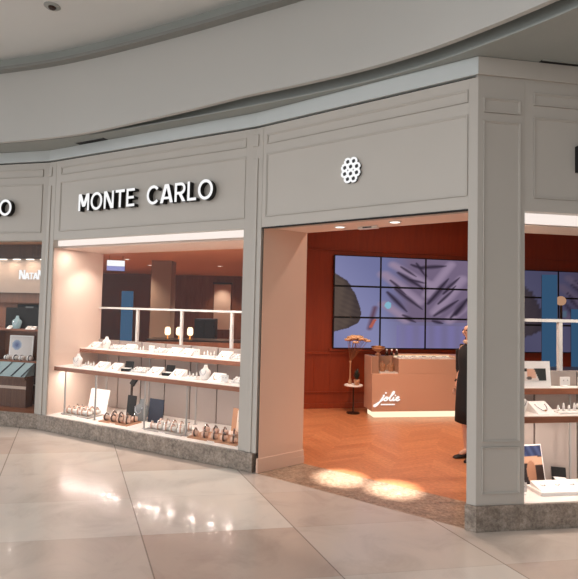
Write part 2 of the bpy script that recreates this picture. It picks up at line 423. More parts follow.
ctrl = [(-8.2,7.2),(-6.4,7.05),(-5.0,6.84),(-3.88,6.545),(-3.1,6.315),(-2.35,6.013),(-1.65,5.687),(-1.016,5.375),(-.446,5.075),(-.033,4.858),(.434,4.589),(.769,4.37),(1.133,4.082),(1.42,3.8),(1.688,3.502),(1.886,3.248),(2.08,2.92),(2.26,2.5),(2.42,1.9),(2.5,1.2)]
def spline(pts, k=5):
    out = []; P = [Vector((p[0],p[1],0)) for p in pts]
    for i in range(len(P)-1):
        a = P[max(i-1,0)]; b = P[i]; c = P[i+1]; d = P[min(i+2,len(P)-1)]
        for j in range(k):
            t = j/k
            out.append(.5*((2*b)+(c-a)*t+(2*a-5*b+4*c-d)*t*t+(3*b-a-3*c+d)*t**3))
    out.append(P[-1]); return out
ring = spline(ctrl)
# smooth once so the curve reads as one arc
for _ in range(3): ring = [ring[0]]+[(ring[i-1]+ring[i]*2+ring[i+1])/4 for i in range(1,len(ring)-1)]+[ring[-1]]
def offset(c, d):
    out = []
    for i, p in enumerate(c):
        t = (c[min(i+1,len(c)-1)]-c[max(i-1,0)]).normalized(); out.append(p+Vector((-t.y,t.x,0))*d)
    return out
def ribbon(c, d0, d1, z0, z1, name, mat):
    a, b = offset(c, d0), offset(c, d1)
    zf = z0 if callable(z0) else (lambda x: z0)
    m = MB(); m.loft([[Vector((p.x,p.y,zf(p.x))), Vector((q.x,q.y,zf(p.x))), Vector((q.x,q.y,z1)), Vector((p.x,p.y,z1))] for p, q in zip(a, b)])
    o = m.build(name, mat); struct(o); return o
ribbon(ring, 0, .05, lambda x: 3.832+.092*max(0., min(1., (x+2.6)/2.1)), 4.76, 'wall_ring', 'ring')
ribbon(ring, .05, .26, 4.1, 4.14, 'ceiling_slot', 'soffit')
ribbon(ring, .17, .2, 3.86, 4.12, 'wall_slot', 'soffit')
ribbon(ring, -.10, .05, 4.76, 4.80, 'trim_ring_step', 'step_shade')  # dark paint on the step carries the shading above the ring
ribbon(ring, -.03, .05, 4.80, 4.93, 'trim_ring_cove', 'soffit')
so = offset(ring, .10)
cl = front_line(.0)
pts = [(p.x,p.y) for p in so]
outer = [(3.6,1.2), (6.4,1.5), (6.4,cl[4][1]+.3), cl[4], cl[3], cl[2], cl[1], cl[0], (-8.3, cl[0][1]+.5)]
def flat(poly2d, z0, z1, name, mat):
    bm = bmesh.new(); vs = [bm.verts.new((p[0],p[1],z0)) for p in poly2d]
    f = bm.faces.new(vs); r = bmesh.ops.extrude_face_region(bm, geom=[f])
    for v in r['geom']:
        if isinstance(v, bmesh.types.BMVert): v.co.z = z1
    bmesh.ops.triangulate(bm, faces=[f for f in bm.faces if len(f.verts) > 4])
    m = MB(); m.bm.free(); m.bm = bm; return struct(m.build(name, mat))
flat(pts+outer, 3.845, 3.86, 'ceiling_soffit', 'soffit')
inn = offset(ring, -2.9)
oo = offset(ring, .05)
flat([(p.x,p.y) for p in oo]+[(p.x,p.y) for p in inn[::-1]][::6], 4.93, 5.05, 'ceiling', 'ceiling')

# round sprinkler recess in the upper ceiling, and the slots of the air diffusers
t = thing('ceiling_sprinkler', 'small round dark sprinkler plate in the upper ceiling, far left', 'sprinkler', (-2.63,5.27,4.93))
MB().lathe([(.075,-.012),(.085,-.004),(.085,0)], 20).build('plate', 'soffit', t, smooth=False)
MB().lathe([(.03,-.03),(.04,-.02),(.04,-.0125)], 14).build('sprinkler_head', 'darkmetal', t)
def slot(a, b, w, label):
    a = Vector(a); b = Vector(b); d = b-a; c = (a+b)/2
    t = thing('air_diffuser', label, 'vent', c, math.atan2(d.y, d.x)); L = d.length/2
    MB().box(-L, L, -w, w, -.004, 0).build('slot', 'gap', t)
    m = MB()
    for y in (-w, w): m.box(-L, L, y-.006, y+.006, -.008, 0)
    m.build('frame', 'soffit', t)
slot((-2.86,6.575,3.845), (-2.40,6.345,3.845), .055, 'short black air slot in the soffit above the left sign')
slot((2.06,4.095,3.845), (3.6,4.33,3.845), .03, 'long thin black air slot in the soffit at far right')

# ------------------------------------------------------------------ channel letter signs
def arc(cx, cy, rx, ry, t, a0, a1, n=18):
    out = []
    for i in range(n):
        q = []
        for a, k in ((a0+(a1-a0)*i/n, 0), (a0+(a1-a0)*(i+1)/n, 0)):
            q.append(((cx+rx*math.cos(a), cy+ry*math.sin(a)), (cx+(rx-t)*math.cos(a), cy+(ry-t)*math.sin(a))))
        out.append([q[0][1], q[0][0], q[1][0], q[1][1]])
    return out
S_ = .15
def seg(a, b, t=S_):
    d = Vector((b[0]-a[0], b[1]-a[1])).normalized(); p = Vector((-d.y, d.x))*t/2
    return [(a[0]-p.x,a[1]-p.y),(b[0]-p.x,b[1]-p.y),(b[0]+p.x,b[1]+p.y),(a[0]+p.x,a[1]+p.y)]
def rect(x0, x1, y0, y1): return [(x0,y0),(x1,y0),(x1,y1),(x0,y1)]
def para(xa, ya, xb, yb, w): return [(xa-w/2,ya),(xa+w/2,ya),(xb+w/2,yb),(xb-w/2,yb)]
GL = {
 'M': (.96, [rect(0,S_,0,1), rect(.96-S_,.96,0,1), para(.48,.24,.12,1,.24), para(.48,.24,.84,1,.24)]),
 'O': (1.02, arc(.51,.5,.51,.52,S_,0,2*PI,30)),
 'N': (.84, [rect(0,S_,0,1), rect(.84-S_,.84,0,1), para(.72,0,.12,1,.24)]),
 'T': (.76, [rect(.38-S_/2,.38+S_/2,0,1-S_), rect(0,.76,1-S_,1)]),
 'E': (.66, [rect(0,S_,0,1), rect(S_,.66,0,S_*.92), rect(S_,.66,1-S_*.92,1), rect(S_,.6,.5-S_*.45,.5+S_*.45)]),
 'C': (.92, arc(.51,.5,.51,.52,S_,.75,2*PI-.75,26)),
 'A': (.96, [para(.105,0,.43,1,.21), para(.855,0,.53,1,.21), rect(.24,.72,.2,.2+S_*.85)]),
 'R': (.80, [rect(0,S_,0,1), rect(S_,.46,1-S_*.92,1), rect(S_,.46,.38,.38+S_*.92)]+arc(.46,.69,.31,.31,S_,-PI/2,PI/2,14)+[para(.68,0,.40,.40,.22)]),
 'L': (.62, [rect(0,S_,0,1), rect(S_,.62,0,S_*.92)]),
}
def letters(text, root, h, x0, x1, z0, depth, standoff, face='letter', side='letterside', y0=0.):
    """one child per letter: black return with its lit face; local x along the wall, -y towards the street"""
    tot = sum(GL[c][0] for c in text)*h*.9; gap = (x1-x0-tot)/(len(text)-1); x = x0
    for c in text:
        w, polys = GL[c]; m = MB(); f = MB()
        def T(p, y): return Vector((x+p[0]*h*.9, y, z0+p[1]*h))
        for q in polys:
            for mb, ya, yb in ((m, y0-standoff, y0-standoff-depth+.004), (f, y0-standoff-depth+.004, y0-standoff-depth)):
                a = [mb.bm.verts.new(T(p, ya)) for p in q]; b = [mb.bm.verts.new(T(p, yb)) for p in q]
                mb.bm.faces.new(a); mb.bm.faces.new(b[::-1])
                for i in range(len(q)): mb.bm.faces.new((a[i],a[(i+1)%len(q)],b[(i+1)%len(q)],b[i]))
        lo = m.build('letter', side, root); f.build('letter_face', face, lo); x += w*h*.9+gap
def shop_sign(fr, s0, label):
    t = thing('shop_sign', label, 'sign', fr.P(s0, 0, 2.928), fr.rz, None)
    letters('MONTE', t, .222, .03, 1.01, 0, .075, .001); letters('CARLO', t, .222, 1.21, 2.18, 0, .075, .001)
shop_sign(FB, .665, 'lit white channel letters spelling the shop name over the wide middle window')
shop_sign(FA, LA-2.72, 'lit white letters of the far left sign, only its last O in view')
shop_sign(FD, .855, 'lit white letters of the sign over the right window, cut off at its first letter')
# emblem of interlocked rings over the entrance
t = thing('wall_emblem', 'white lattice of small rings mounted on the fascia above the entrance', 'emblem', FC.P(1.166, 0, 3.046), FC.rz)
R0 = .036
cells = [(-.031,.083),(.031,.083),(-.063,.030),(0,.034),(.063,.030),(-.063,-.030),(0,-.034),(.063,-.030),(-.031,-.083),(.031,-.083)]
for cx, cz in cells:
    e = MB().torus(R0-.007, .0105, (cx, -.03, cz), 'Y', 20, 6)
    e.build('ring_face', 'letter', t, smooth=True)
bk = MB()
for cx, cz in cells:
    n = 20
    bk.loft([[Vector((cx+math.cos(2*PI*k/n)*R0*1.05, y, cz+math.sin(2*PI*k/n)*R0*1.05)) for k in range(n)] for y in (-.001, -.024)])
bk.build('emblem_body', 'letterside', t)

# ------------------------------------------------------------------ shop shell
struct(MB().prism([(p[0],p[1]) for p in [front_line(.1)[0], front_line(.1)[1], front_line(.1)[2], (.16,5.62), (.12,8.6), (.12,15.2), (-7.2,15.2), (-7.2,8.0)]], 2.6, 2.75).build('ceiling_deep', 'int_ceiling'))
struct(MB().prism([(p[0],p[1]) for p in [(.12,5.5), front_line(.14)[2], front_line(.14)[3], front_line(.14)[4], (7.7,5.0), (7.7,11), (.12,11)]], 3.46, 3.56).build('ceiling_store', 'int_ceiling'))
bd = Vector((1,.19,0)).normalized(); bw = Vector((.33,8.65,0))
FW = Frame((bw.x-bd.x*.2, bw.y-bd.y*.2), (bw.x+bd.x*7.3, bw.y+bd.y*7.3))
wb = struct(MB().box(0, FW.L, 0, .15, 0, 3.47, FW.T).build('wall_back', 'redwood'))
m = MB()
for z in (2.74, .27): m.box(0, FW.L, -.018, 0, z, z+.022, FW.T)
m.box(0, FW.L, -.03, 0, .93, .975, FW.T)
for s in (.33, .62): m.box(s, s+.012, -.01, 0, .29, .93, FW.T)
m.box(0, FW.L, -.02, 0, 0, .09, FW.T)
m.build('wall_moulding', 'redwood', wb)
struct(MB().box(.02, .12, 8.62, 15.1, 0, 3.47).build('wall_divider', 'redwood'))
struct(MB().box(.06, .12, 5.55, 8.62, 2.6, 3.47).build('wall_bulkhead', 'redwood'))
struct(MB().box(-7.1, .1, 15., 15.15, 0, 2.62).build('wall_deep', 'darkwall'))
struct(MB().box(-7.15, -7., 8., 15.1, 0, 2.62).build('wall_store_left', 'redwood'))
struct(MB().box(7.5, 7.65, 4.6, 11, 0, 3.47).build('wall_store_right', 'redwood'))

# ------------------------------------------------------------------ show windows
wi = 0
def pane(fr, s0, s1, z0, z1, n=.05):
    global wi; wi += 1
    return struct(MB().box(s0, s1, n, n+.01, z0, z1, fr.T).build('window_%d' % wi, 'glass'))
def niche(fr, s0, s1, depth, ceil, left, right, rail_z, panel_z, posts, tagname, ceilmat='peach'):
    out = {}
    struct(MB().prism([(s0-.2,.115),(s1+.2,.115),(s1+.2,depth+.02),(s0-.2,depth+.02)], ceil, OH-.001, fr.T).build('ceiling_'+tagname, ceilmat))
    struct(MB().box(s0, s1, .0, depth, PZ-.05, PZ+.004, fr.T).build('floor_'+tagname, 'platform'))
    if left: struct(MB().box(s0-.05, s0, .01, depth+.04, PZ, ceil, fr.T).build('wall_'+tagname+'_left', 'peach'))
    if right: struct(MB().box(s1, s1+.05, .17, depth+.04, PZ, ceil, fr.T).build('wall_'+tagname+'_right', 'peach'))
    # partition: grey boards below, open rail above
    t = thing('back_partition', out.get('l'), 'partition', fr.P(s0, depth, PZ-.2), fr.rz)
    L = s1-s0; n = max(2, round(L/.42)); w = L/n
    for i in range(n): MB().box(i*w+.008, (i+1)*w-.008, 0, .03, .0, panel_z).build('board', 'backpanel', t, bevel=.003)
    MB().box(0, L, .012, .02, .0, panel_z-.01).build('backing', 'darkmetal', t)
    MB().box(0, L, -.005, .035, rail_z-.028, rail_z).build('rail', 'rail', t)
    for p in posts: MB().box(p-.018, p+.018, -.003, .033, panel_z, rail_z-.028).build('post', 'rail', t)
    return t
def led(fr, s0, s1, z0, z1, label, n=.066):
    t = thing('light_valance', label, 'light', fr.P(s0, n, z0), fr.rz)
    MB().box(0, s1-s0, 0, .012, 0, z1-z0).build('diffuser', 'led', t)
    MB().box(0, s1-s0, .012, .03, 0, z1-z0).build('housing', 'steel', t)
    return t

# ---- middle window
pane(FB, .14, LB-.135, PZ, OH)
DB = .83
bs0, bs1 = .15, LB-.14
t = niche(FB, bs0, bs1, DB, 2.475, True, True, 1.672, 1.185, (.765, 1.57, 2.39), 'niche_middle')
t['label'] = 'grey boarded partition with white rail and posts at the back of the middle window'
led(FB, bs0, bs1, 2.5, OH-.002, 'bright white light strip along the top of the middle window')

def shelf(fr, s0, s1, n0, n1, z, posts, label, zbot, pn, zb=0., t_=.058):
    t = thing('display_shelf', label, 'shelf', fr.P(s0, n0, z), fr.rz); L = s1-s0; d = n1-n0
    MB().box(0, L, 0, d, -t_, -.006).build('board', 'shelfwood' if t_ > .05 else 'shelfwood_light', t, bevel=.003)
    MB().box(0, L, .004, d, -.006, 0).build('shelf_top', 'platform', t)
    for i, p in enumerate(posts):
        o = thing('shelf_post', '%s post from the left carrying the %s' % (ORD[i], label.replace(' with white top','').replace('wooden ','')), 'post', fr.P(s0+p, n0+pn, zbot+.0045), fr.rz, 'posts under the '+label.replace(' with white top',''))
        MB().box(-.008, .008, -.008, .008, .004, z-zbot-t_-.005).build('tube', 'post', o); MB().box(-.02, .02, -.02, .02, 0, .004).build('foot', 'post', o)
    return t
ZL, ZT = .853, 1.073
shelf(FB, bs0, bs1, .09, .47, ZL, (.18, .76, 1.61, 2.26), 'lower wooden shelf with white top in the middle window', PZ, .05)
shelf(FB, bs0, bs1, .5, .822, ZT, (.4, 1.2, 2.0, 2.8), 'upper wooden shelf with white top in the middle window', PZ, .15, .034)

# ---- prototypes of jewellery displays (local x along the window, y away from the glass)
def mk_pad(name='necklace_pad'):
    t = thing(name, 'x', 'jewellery display')
    MB().prism([(0,0),(.15,0),(.15,.085),(.135,.085)], -.09, .09, lambda p: Vector((p.z, p.x, p.y))).build('pad', 'white', t, bevel=.004)
    c = MB(); pts = []
    for i in range(13):
        a = PI*i/12; x = .05*math.cos(a); y = .10-.07*math.sin(a); pts.append((x, y, y*.63+.004))
    c.tube(pts, .0035, 5).build('chain', 'silver', t, smooth=True)
    MB().ball((0, .03, .027), .008, 8, 5).build('pendant', 'gold', t)
    return t
def mk_fingers(name='ring_stand'):
    t = thing(name, 'x', 'jewellery display')
    MB().box(-.11, .11, 0, .13, 0, .016).build('base', 'white', t, bevel=.003)
    for i in range(4):
        x = -.078+i*.052; h = .05+.018*(i % 2)
        f = MB().lathe([(.014,.016),(.012,.03),(.009,.016+h*.7),(.004,.016+h)], 10, (x,.06,0)).build('finger', 'white', t, smooth=True)
        MB().torus(.0115, .003, (x,.06,.016+h*.35), 'Z', 12, 5).build('ring', 'silver', f, smooth=True)
    return t
def mk_bust(name='necklace_bust', mat='white', chain='silver'):
    t = thing(name, 'x', 'jewellery display')
    def ringp(rx, ry, z, dy=0.): return [Vector((rx*math.cos(2*PI*k/18), ry*math.sin(2*PI*k/18)+.05+dy, z)) for k in range(18)]
    MB().loft([ringp(.045,.035,0), ringp(.05,.04,.006), ringp(.06,.042,.03), ringp(.078,.046,.085,.004), ringp(.07,.042,.11,.008), ringp(.034,.03,.13,.012), ringp(.022,.022,.155,.014), ringp(.02,.02,.172,.014)]).build('bust', mat, t, smooth=True)
    pts = [(.04*math.cos(PI*i/10), .016-.008*math.sin(PI*i/10), .12-.06*math.sin(PI*i/10)) for i in range(11)]
    MB().tube(pts, .004, 5).build('chain', chain, t, smooth=True)
    return t
def mk_box(name='jewellery_box'):
    t = thing(name, 'x', 'jewellery display')
    MB().box(-.06, .06, 0, .09, 0, .035).build('base', 'black', t, bevel=.003)
    MB().box(-.05, .05, .01, .08, .035, .041).build('cushion', 'white', t, bevel=.002)
    MB().bar((0,.093,.036), (0,.115,.12), .12, .012).build('lid', 'black', t)
    return t
def mk_tray(name='bangle_tray'):
    t = thing(name, 'x', 'jewellery display')
    MB().box(-.13, .13, 0, .14, 0, .012).build('base', 'white', t, bevel=.003)
    for i in range(3):
        r = MB().tube([(-.11,.025+.045*i,.026+.012*i), (.11,.025+.045*i,.026+.012*i)], .014+.002*i, 10).build('roll', 'white', t, smooth=True)
        for k in range(3): MB().torus(.017+.002*i, .003, (-.07+.07*k,.025+.045*i,.026+.012*i), 'X', 12, 5).build('bracelet', 'silver', r, smooth=True)
    return t
def mk_T(name='earring_stand'):
    t = thing(name, 'x', 'jewellery display')
    MB().lathe([(.04,0),(.04,.008),(.01,.012)], 16).build('foot', 'white', t, smooth=True)
    MB().box(-.05, .05, -.004, .004, .012, .09).build('plate', 'white', t, bevel=.003)
    MB().ball((-.02,-.008,.06), .006, 8, 5).build('earring', 'silver', t); MB().ball((.02,-.008,.06), .006, 8, 5).build('earring', 'silver', t)
    return t
MK = {'pad': mk_pad, 'fing': mk_fingers, 'bust': mk_bust, 'box': mk_box, 'tray': mk_tray, 'T': mk_T}
DESC = {'pad': 'slanted white chain pad', 'fing': 'white four finger ring stand', 'bust': 'small white necklace bust',
        'box': 'open black jewellery box', 'tray': 'stepped white bracelet tray', 'T': 'white earring plate stand'}
protos = {}; used_rows = {}
def place(kind, P, rz, row, count_of):
    """count_of: how many of this kind the row holds, for the wording"""
    k = (row, kind); i = used_rows.get(k, 0); used_rows[k] = i+1
    lab = (ORD[i]+' ' if count_of > 1 else '')+DESC[kind]+(' from the left, ' if count_of > 1 else ', ')+row
    g = 'jewellery displays on the '+row
    if kind not in protos:
        o = MK[kind](); protos[kind] = o; o.location = P; o.rotation_euler = (0,0,rz); tag(o, lab, None, g)
    else: o = dup(protos[kind], P, rz, lab, g)
    return o
def fill(fr, z, items, row):
    cnt = {}
    for k, s, n, a in items: cnt[k] = cnt.get(k, 0)+1
    for k, s, n, a in items: place(k, fr.P(s, n, z+.0005), fr.rz+a, row, cnt[k])
low = [('bust',.42,.20,.1),('fing',.64,.2,0),('pad',.86,.2,.1),('pad',1.10,.2,-.05),('box',1.31,.24,.2),('tray',1.55,.2,0),('pad',1.80,.2,.1),('box',1.98,.25,.1),('pad',2.15,.2,0),('fing',2.37,.2,0),('bust',2.56,.22,0),('pad',2.73,.2,0),('T',2.88,.22,0),('tray',3.08,.2,0)]
fill(FB, ZL, low, 'middle window lower shelf')
top = [('pad',.30,.56,0),('bust',.49,.62,0),('tray',.72,.58,0),('pad',.95,.58,0),('fing',1.155,.58,0),('T',1.33,.7,0),('tray',1.55,.58,0),('pad',1.77,.58,0),('pad',1.98,.58,0),('T',2.13,.66,0),('fing',2.33,.6,0),('pad',2.57,.58,0),('tray',2.80,.58,0),('bust',3.06,.64,0)]
fill(FB, ZT, top, 'middle window upper shelf')

# ---- things on the white base of the middle window
def picture_mesh(w, h, fn, nx, nz, T):
    bm = bmesh.new(); V = [[bm.verts.new(T(w*(i/nx-.5), h*j/nz)) for i in range(nx+1)] for j in range(nz+1)]
    for j in range(nz):
        for i in range(nx): bm.faces.new((V[j][i],V[j][i+1],V[j+1][i+1],V[j+1][i]))
    cols = [fn(i/nx, j/nz) for j in range(nz+1) for i in range(nx+1)]
    return bm, cols
def build_picture(name, bm, cols, mat, parent):
    bmesh.ops.recalc_face_normals(bm, faces=bm.faces)
    me = bpy.data.meshes.new(name); bm.to_mesh(me); bm.free()
    a = me.color_attributes.new('pic', 'FLOAT_COLOR', 'POINT')
    for i, c in enumerate(cols): a.data[i].color = lin(*c)
    me.materials.append(MT[mat]); o = bpy.data.objects.new(name, me); COL.objects.link(o); o.parent = parent; return o
def lerp(a, b, t): t = max(0., min(1., t)); return tuple(a[i]+(b[i]-a[i])*t for i in range(3))
def easel(name, label, cat, P, rz, w, h, tilt, board, fn=None, pic=(0,1,0,1), group=None, scribble=False):
    """upright card leaning back on its strut"""
    t = thing(name, label, cat, P, rz, group); c, s = math.cos(tilt), math.sin(tilt)
    def T(x, z, y=0.): return Vector((x, y*c+z*s, z*c-y*s))
    def TT(p): return T(p.x, p.z, p.y)
    MB().box(-w/2, w/2, 0, .012, .0, h, TT).build('board', board, t)
    MB().bar(T(0, h*.6, .012), (0, h*.6*s+.012+h*.22, .003), .03, .006).build('strut', board, t)
    if fn:
        u0, u1, v0, v1 = pic; pw = w*(u1-u0); ph = h*(v1-v0); cx = w*((u0+u1)/2-.5)
        bm, cols = picture_mesh(pw, ph, fn, 30, 34, lambda x, z: T(x+cx, z+h*v0, -.002)); build_picture('picture', bm, cols, 'print', t)
    if scribble:
        m = MB()
        m.tube([T(.02*math.cos(a*PI/6), h*.84+.012*math.sin(a*PI/6), -.003) for a in range(12)], .002, 4, True)
        m.build('printed_crest', 'grey', t)
    return t
def on(fr, s, n): return fr.P(s, n, PZ+.0045)
def flat_tray(label, s0, s1, n0, n1, mat='acrylic'):
    t = thing('display_tray', label, 'tray', on(FB, (s0+s1)/2, n0), FB.rz); w = (s1-s0)/2; d = n1-n0
    MB().box(-w, w, 0, d, 0, .014).build('base', mat, t, bevel=.003)
    MB().box(-.05, .05, -.0015, 0, .003, .011).build('label_plate', 'card', t)
    return t
flat_tray('grey tray of upright bangles at the left end of the window base', .27, .80, .13, .40)
flat_tray('tan tray of dark brown bangles in front of the grey bust', 1.02, 1.52, .1, .36, 'tan')
flat_tray('pale tray of white bangles in the middle of the window base', 1.80, 2.38, .09, .38, 'acrylic')
flat_tray('tan tray of dark brown bangles at the right end of the window base', 2.47, 3.14, .085, .42, 'tan')
# bangles: a hoop around a small cushion
def mk_bangle(hoop, cushion):
    t = thing('bangle', 'x', 'bangle')
    MB().torus(.038, .009, (0,0,.047), 'X', 20, 7).build('hoop', hoop, t, smooth=True)
    MB().tube([(-.034,0,.04),(.034,0,.04)], .028, 12).build('cushion', cushion, t, smooth=True)
    MB().ball((0,0,.09), (.015,.013,.01), 8, 5).build('ornament', 'silver', t)
    t.scale = (1.05,1.05,1.05)
    return t
bsets = [(.27,.80,.13,.40,('rose','white'),'left grey tray',(5,2)), (1.02,1.52,.1,.36,('cocoa','blush'),'tan tray beside grey bust',(4,2)),
         (1.80,2.38,.09,.38,('rose','white'),'pale middle tray',(5,2)), (2.47,3.14,.08,.42,('cocoa','blush'),'right end tan tray',(5,2))]
for s0, s1, n0, n1, (hp, cu), where, (nc, nr) in bsets:
    src = None
    for j in range(nr):
        for i in range(nc):
            P = FB.P(s0+.07+(s1-s0-.14)*i/(nc-1), n0+.07+(n1-n0-.13)*j/(nr-1), PZ+.0145)
            rz = FB.rz+.3+random.uniform(-.25,.35); colr = {'rose':'rose','cocoa':'dark brown'}[hp]
            lab = '%s bangle, %s in the %s row, %s' % (colr, ORD[i], ('front','back')[j], where)
            if src is None: src = mk_bangle(hp, cu); src.location = P; src.rotation_euler = (0,0,rz); tag(src, lab, None, 'bangles on the window base trays')
            else: dup(src, P, rz, lab, 'bangles on the window base trays')
easel('brand_card', 'white card with a small crest behind the left tray of bangles', 'card', on(FB, .58, .46), FB.rz, .36, .32, .2, 'card', scribble=True)
easel('brand_card', 'dark navy card standing right behind the grey bust', 'card', on(FB, 1.66, .44), FB.rz, .24, .30, .1, 'navy')
easel('brand_card', 'narrow black card standing left behind the grey bust', 'card', on(FB, 1.22, .45), FB.rz, .15, .30, .1, 'black')
b = mk_bust('display_bust', 'grey', 'silver'); b.location = on(FB, 1.42, .38); b.rotation_euler = (0,0,FB.rz); b.scale = (1.5,1.3,1.6)
b['label'] = 'tall silver grey necklace bust between the dark cards on the window base'
t = thing('shelf_sign', 'slanted black strip leaning under the lower shelf beside the grey bust', 'sign', on(FB, 1.13, .66), FB.rz)
MB().bar((-.1,0,.40), (.06,0,.61), .03, .075).build('strip', 'black', t); MB().box(-.11,-.09,-.012,.012,0,.40).build('stand', 'darkmetal', t)
def pic_ring(u, v):
    d = math.hypot((u-.5)*.8, v-.55)
    c = lerp((228,196,170), (244,228,214), v)
    if .16 < d < .27: c = (70,60,54)
    if abs(u-.5) < .12 and .1 < v < .34: c = (96,72,58)
    return c
easel('framed_photo', 'tan framed picture behind the right end tray of cuffs', 'picture', on(FB, 2.93, .46), FB.rz-.2, .26, .31, .12, 'tan', pic_ring, (.32,.94,.06,.94))

# ---- right window
DN, ds0, ds1 = .50, .42, LD-.27
pane(FD, .42, LD-.25, PZ, OH)
t = niche(FD, ds0, ds1, DN, 2.485, True, True, 1.683, 1.2, (.71, 1.4), 'niche_right', 'facade')
t['label'] = 'grey boarded partition with white rail and posts at the back of the right window'
led(FD, ds0, ds1, 2.49, OH-.002, 'bright white light strip along the top of the right window', .07)
shelf(FD, ds0, ds1, .10, .36, .875, (.02,.73), 'lower wooden shelf with white top in the right window', PZ, .15)
shelf(FD, ds0, ds1, .37, .49, 1.065, (.75,1.4), 'upper wooden shelf with white top in the right window', PZ, .06, .034)
fill(FD, .875, [('bust',.53,.18,0),('pad',.75,.16,.1),('fing',.97,.16,0),('tray',1.22,.15,0),('pad',1.46,.16,0)], 'right window lower shelf')
fill(FD, 1.065, [('T',1.12,.43,0),('T',1.3,.43,0)], 'right window upper shelf')
def pic_face(u, v):
    c = (236,226,220)
    if u < .12 or (v > .75 and u < .3): c = (44,44,44)
    if .28 < u < .62 and .2 < v < .95: c = lerp((226,170,142), (238,200,178), u*2-.5)
    if u > .62+.18*(.6-v): c = (58,60,58)
    if (u-.36)**2*2+(v-.2)**2 < .02: c = (110,100,96)
    return c
easel('picture_card', 'white card with a small photograph on the upper shelf of the right window', 'card', FD.P(.79,.395,1.0655), FD.rz, .33, .235, .1, 'card', pic_face, (.07,.86,.26,.72))
def pic_model(u, v):
    c = (36,30,34)
    if v > .72: c = lerp((40,50,86), (70,84,120), .5+.5*math.sin(u*18+v*14))
    if v <= .72 and abs(v-.62+.12*(u-.5)) < .12: c = (206,162,134)
    if ((u-.42)/.24)**2+((v-.3)/.3)**2 < 1: c = lerp((196,146,116), (150,104,80), u)
    if u > .62 and v < .5: c = (54,38,34)
    return c
easel('framed_photo', 'framed fashion photograph leaning on the base of the right window', 'picture', FD.P(.785,.38,PZ+.0045), FD.rz+.1, .235, .345, .2, 'card', pic_model, (.04,.96,.03,.97))
def book_tray(s0, s1, n0, n1, label):
    t = thing('display_tray', label, 'tray', FD.P((s0+s1)/2, n0, PZ+.0045), FD.rz); w = (s1-s0)/2; d = n1-n0
    MB().box(-w, w, 0, d, 0, .03).build('base', 'white', t, bevel=.004)
    MB().prism([(.02,.03),(d-.02,.03),(d-.02,.07)], -w+.02, w-.02, lambda p: Vector((p.z, p.x, p.y))).build('pad', 'white', t)
    for i in range(3): MB().torus(.018, .003, (-w*.6+w*.6*i, d*.55, .0525), 'Z', 14, 5).build('bracelet', 'silver', t, smooth=True)
book_tray(.66, 1.12, .12, .32, 'wide white pad tray in front of the fashion photograph')
book_tray(1.18, 1.6, .14, .34, 'wide white pad tray at the right edge of the right window')
place('box', FD.P(1.04, .37, PZ+.0045), FD.rz-.4, 'right window base', 1)
for nm, s, n in (('earring_stand',.53,.2),):
    place('T', FD.P(s, n, PZ+.0045), FD.rz, 'right window base', 1)

# ---- far left window
pane(FA, .2, LA-.075, PZ, OH)
q = FA; KA = .5; a0, a1 = .2, LA-.06
struct(MB().box(a0, a1+.2, .72, .78, PZ, 2.6, q.T).build('wall_niche_far', 'brownslat'))
struct(MB().box(a0, a1+.0, 0, .75, PZ-.05, PZ+.004, q.T).build('floor_niche_far', 'darkwall'))
struct(MB().box(a1-.01, a1+.04, .17, .8, PZ, 2.6, q.T).build('wall_niche_far_right', 'darkwall'))
t = thing('wall_unit', 'brown display cabinet with shelves behind the far left window', 'cabinet', q.P(LA-2.2, KA, PZ+.0045), q.rz)
Lw = 2.08
MB().box(0, Lw, .02, .2, .0, .84-PZ).build('plinth', 'brownslat', t); MB().box(0, Lw, .0, .02, .27, .29).build('ledge', 'sandpanel', t)
for z in (.84, 1.31): MB().box(0, Lw, -.06, .2, z-PZ-.03, z-PZ).build('shelf', 'shelfwood', t)
MB().box(0, Lw, .12, .2, .64-PZ, 1.70-PZ).build('back', 'darkwall', t)
for x in (0, 1.0, Lw-.03): MB().box(x, x+.03, -.02, .2, .64-PZ, 1.28-PZ).build('divider', 'darkwall', t)
MB().box(0, Lw, .0, .2, 1.70-PZ, 1.85-PZ).build('header', 'brownslat', t)
MB().box(0, Lw, -.02, .2, 1.85-PZ, 2.36-PZ).build('sign_panel', 'sandpanel', t)
MB().box(0, Lw, -.05, .2, 2.36-PZ, 2.385-PZ).build('light_rail', 'darkmetal', t)
for i in range(9): MB().box(.04+.24*i, .16+.24*i, -.04, .0, 2.352-PZ, 2.36-PZ).build('lamp', 'lens', t)
MB().box(0, Lw, .1, .2, 2.385-PZ, 2.6-PZ).build('top_panel', 'brownslat', t)
t = thing('brand_sign', 'small white lettered brand sign on the sand panel of the far left window', 'sign', q.P(LA-.84, KA-.021, 2.06), q.rz)
x = 0
for ch, hh in (('N',.14),('A',.1),('T',.1),('A',.1),('N',.14)):
    w, polys = GL[ch]; m = MB()
    for pl in polys:
        a = [m.bm.verts.new((x+p[0]*hh*.82, 0, p[1]*hh)) for p in pl]; b = [m.bm.verts.new((x+p[0]*hh*.82, -.014, p[1]*hh)) for p in pl]
        m.bm.faces.new(a); m.bm.faces.new(b[::-1])
        for i in range(len(pl)): m.bm.faces.new((a[i],a[(i+1)%len(pl)],b[(i+1)%len(pl)],b[i]))
    m.build('letter', 'letter', t); x += w*hh*.82+.003
def onA(s, n, z): return q.P(LA+s, n, z+.0005)
t = thing('display_backdrop', 'black velvet box backdrop on the cabinet shelf in the far left window', 'backdrop', onA(-.72, KA-.055, 1.31), q.rz)
MB().box(-.22, .22, .13, .16, 0, .37).build('back_panel', 'black', t, bevel=.004); MB().box(-.36, .36, .06, .11, 0, .32).build('front_panel', 'black', t, bevel=.004)
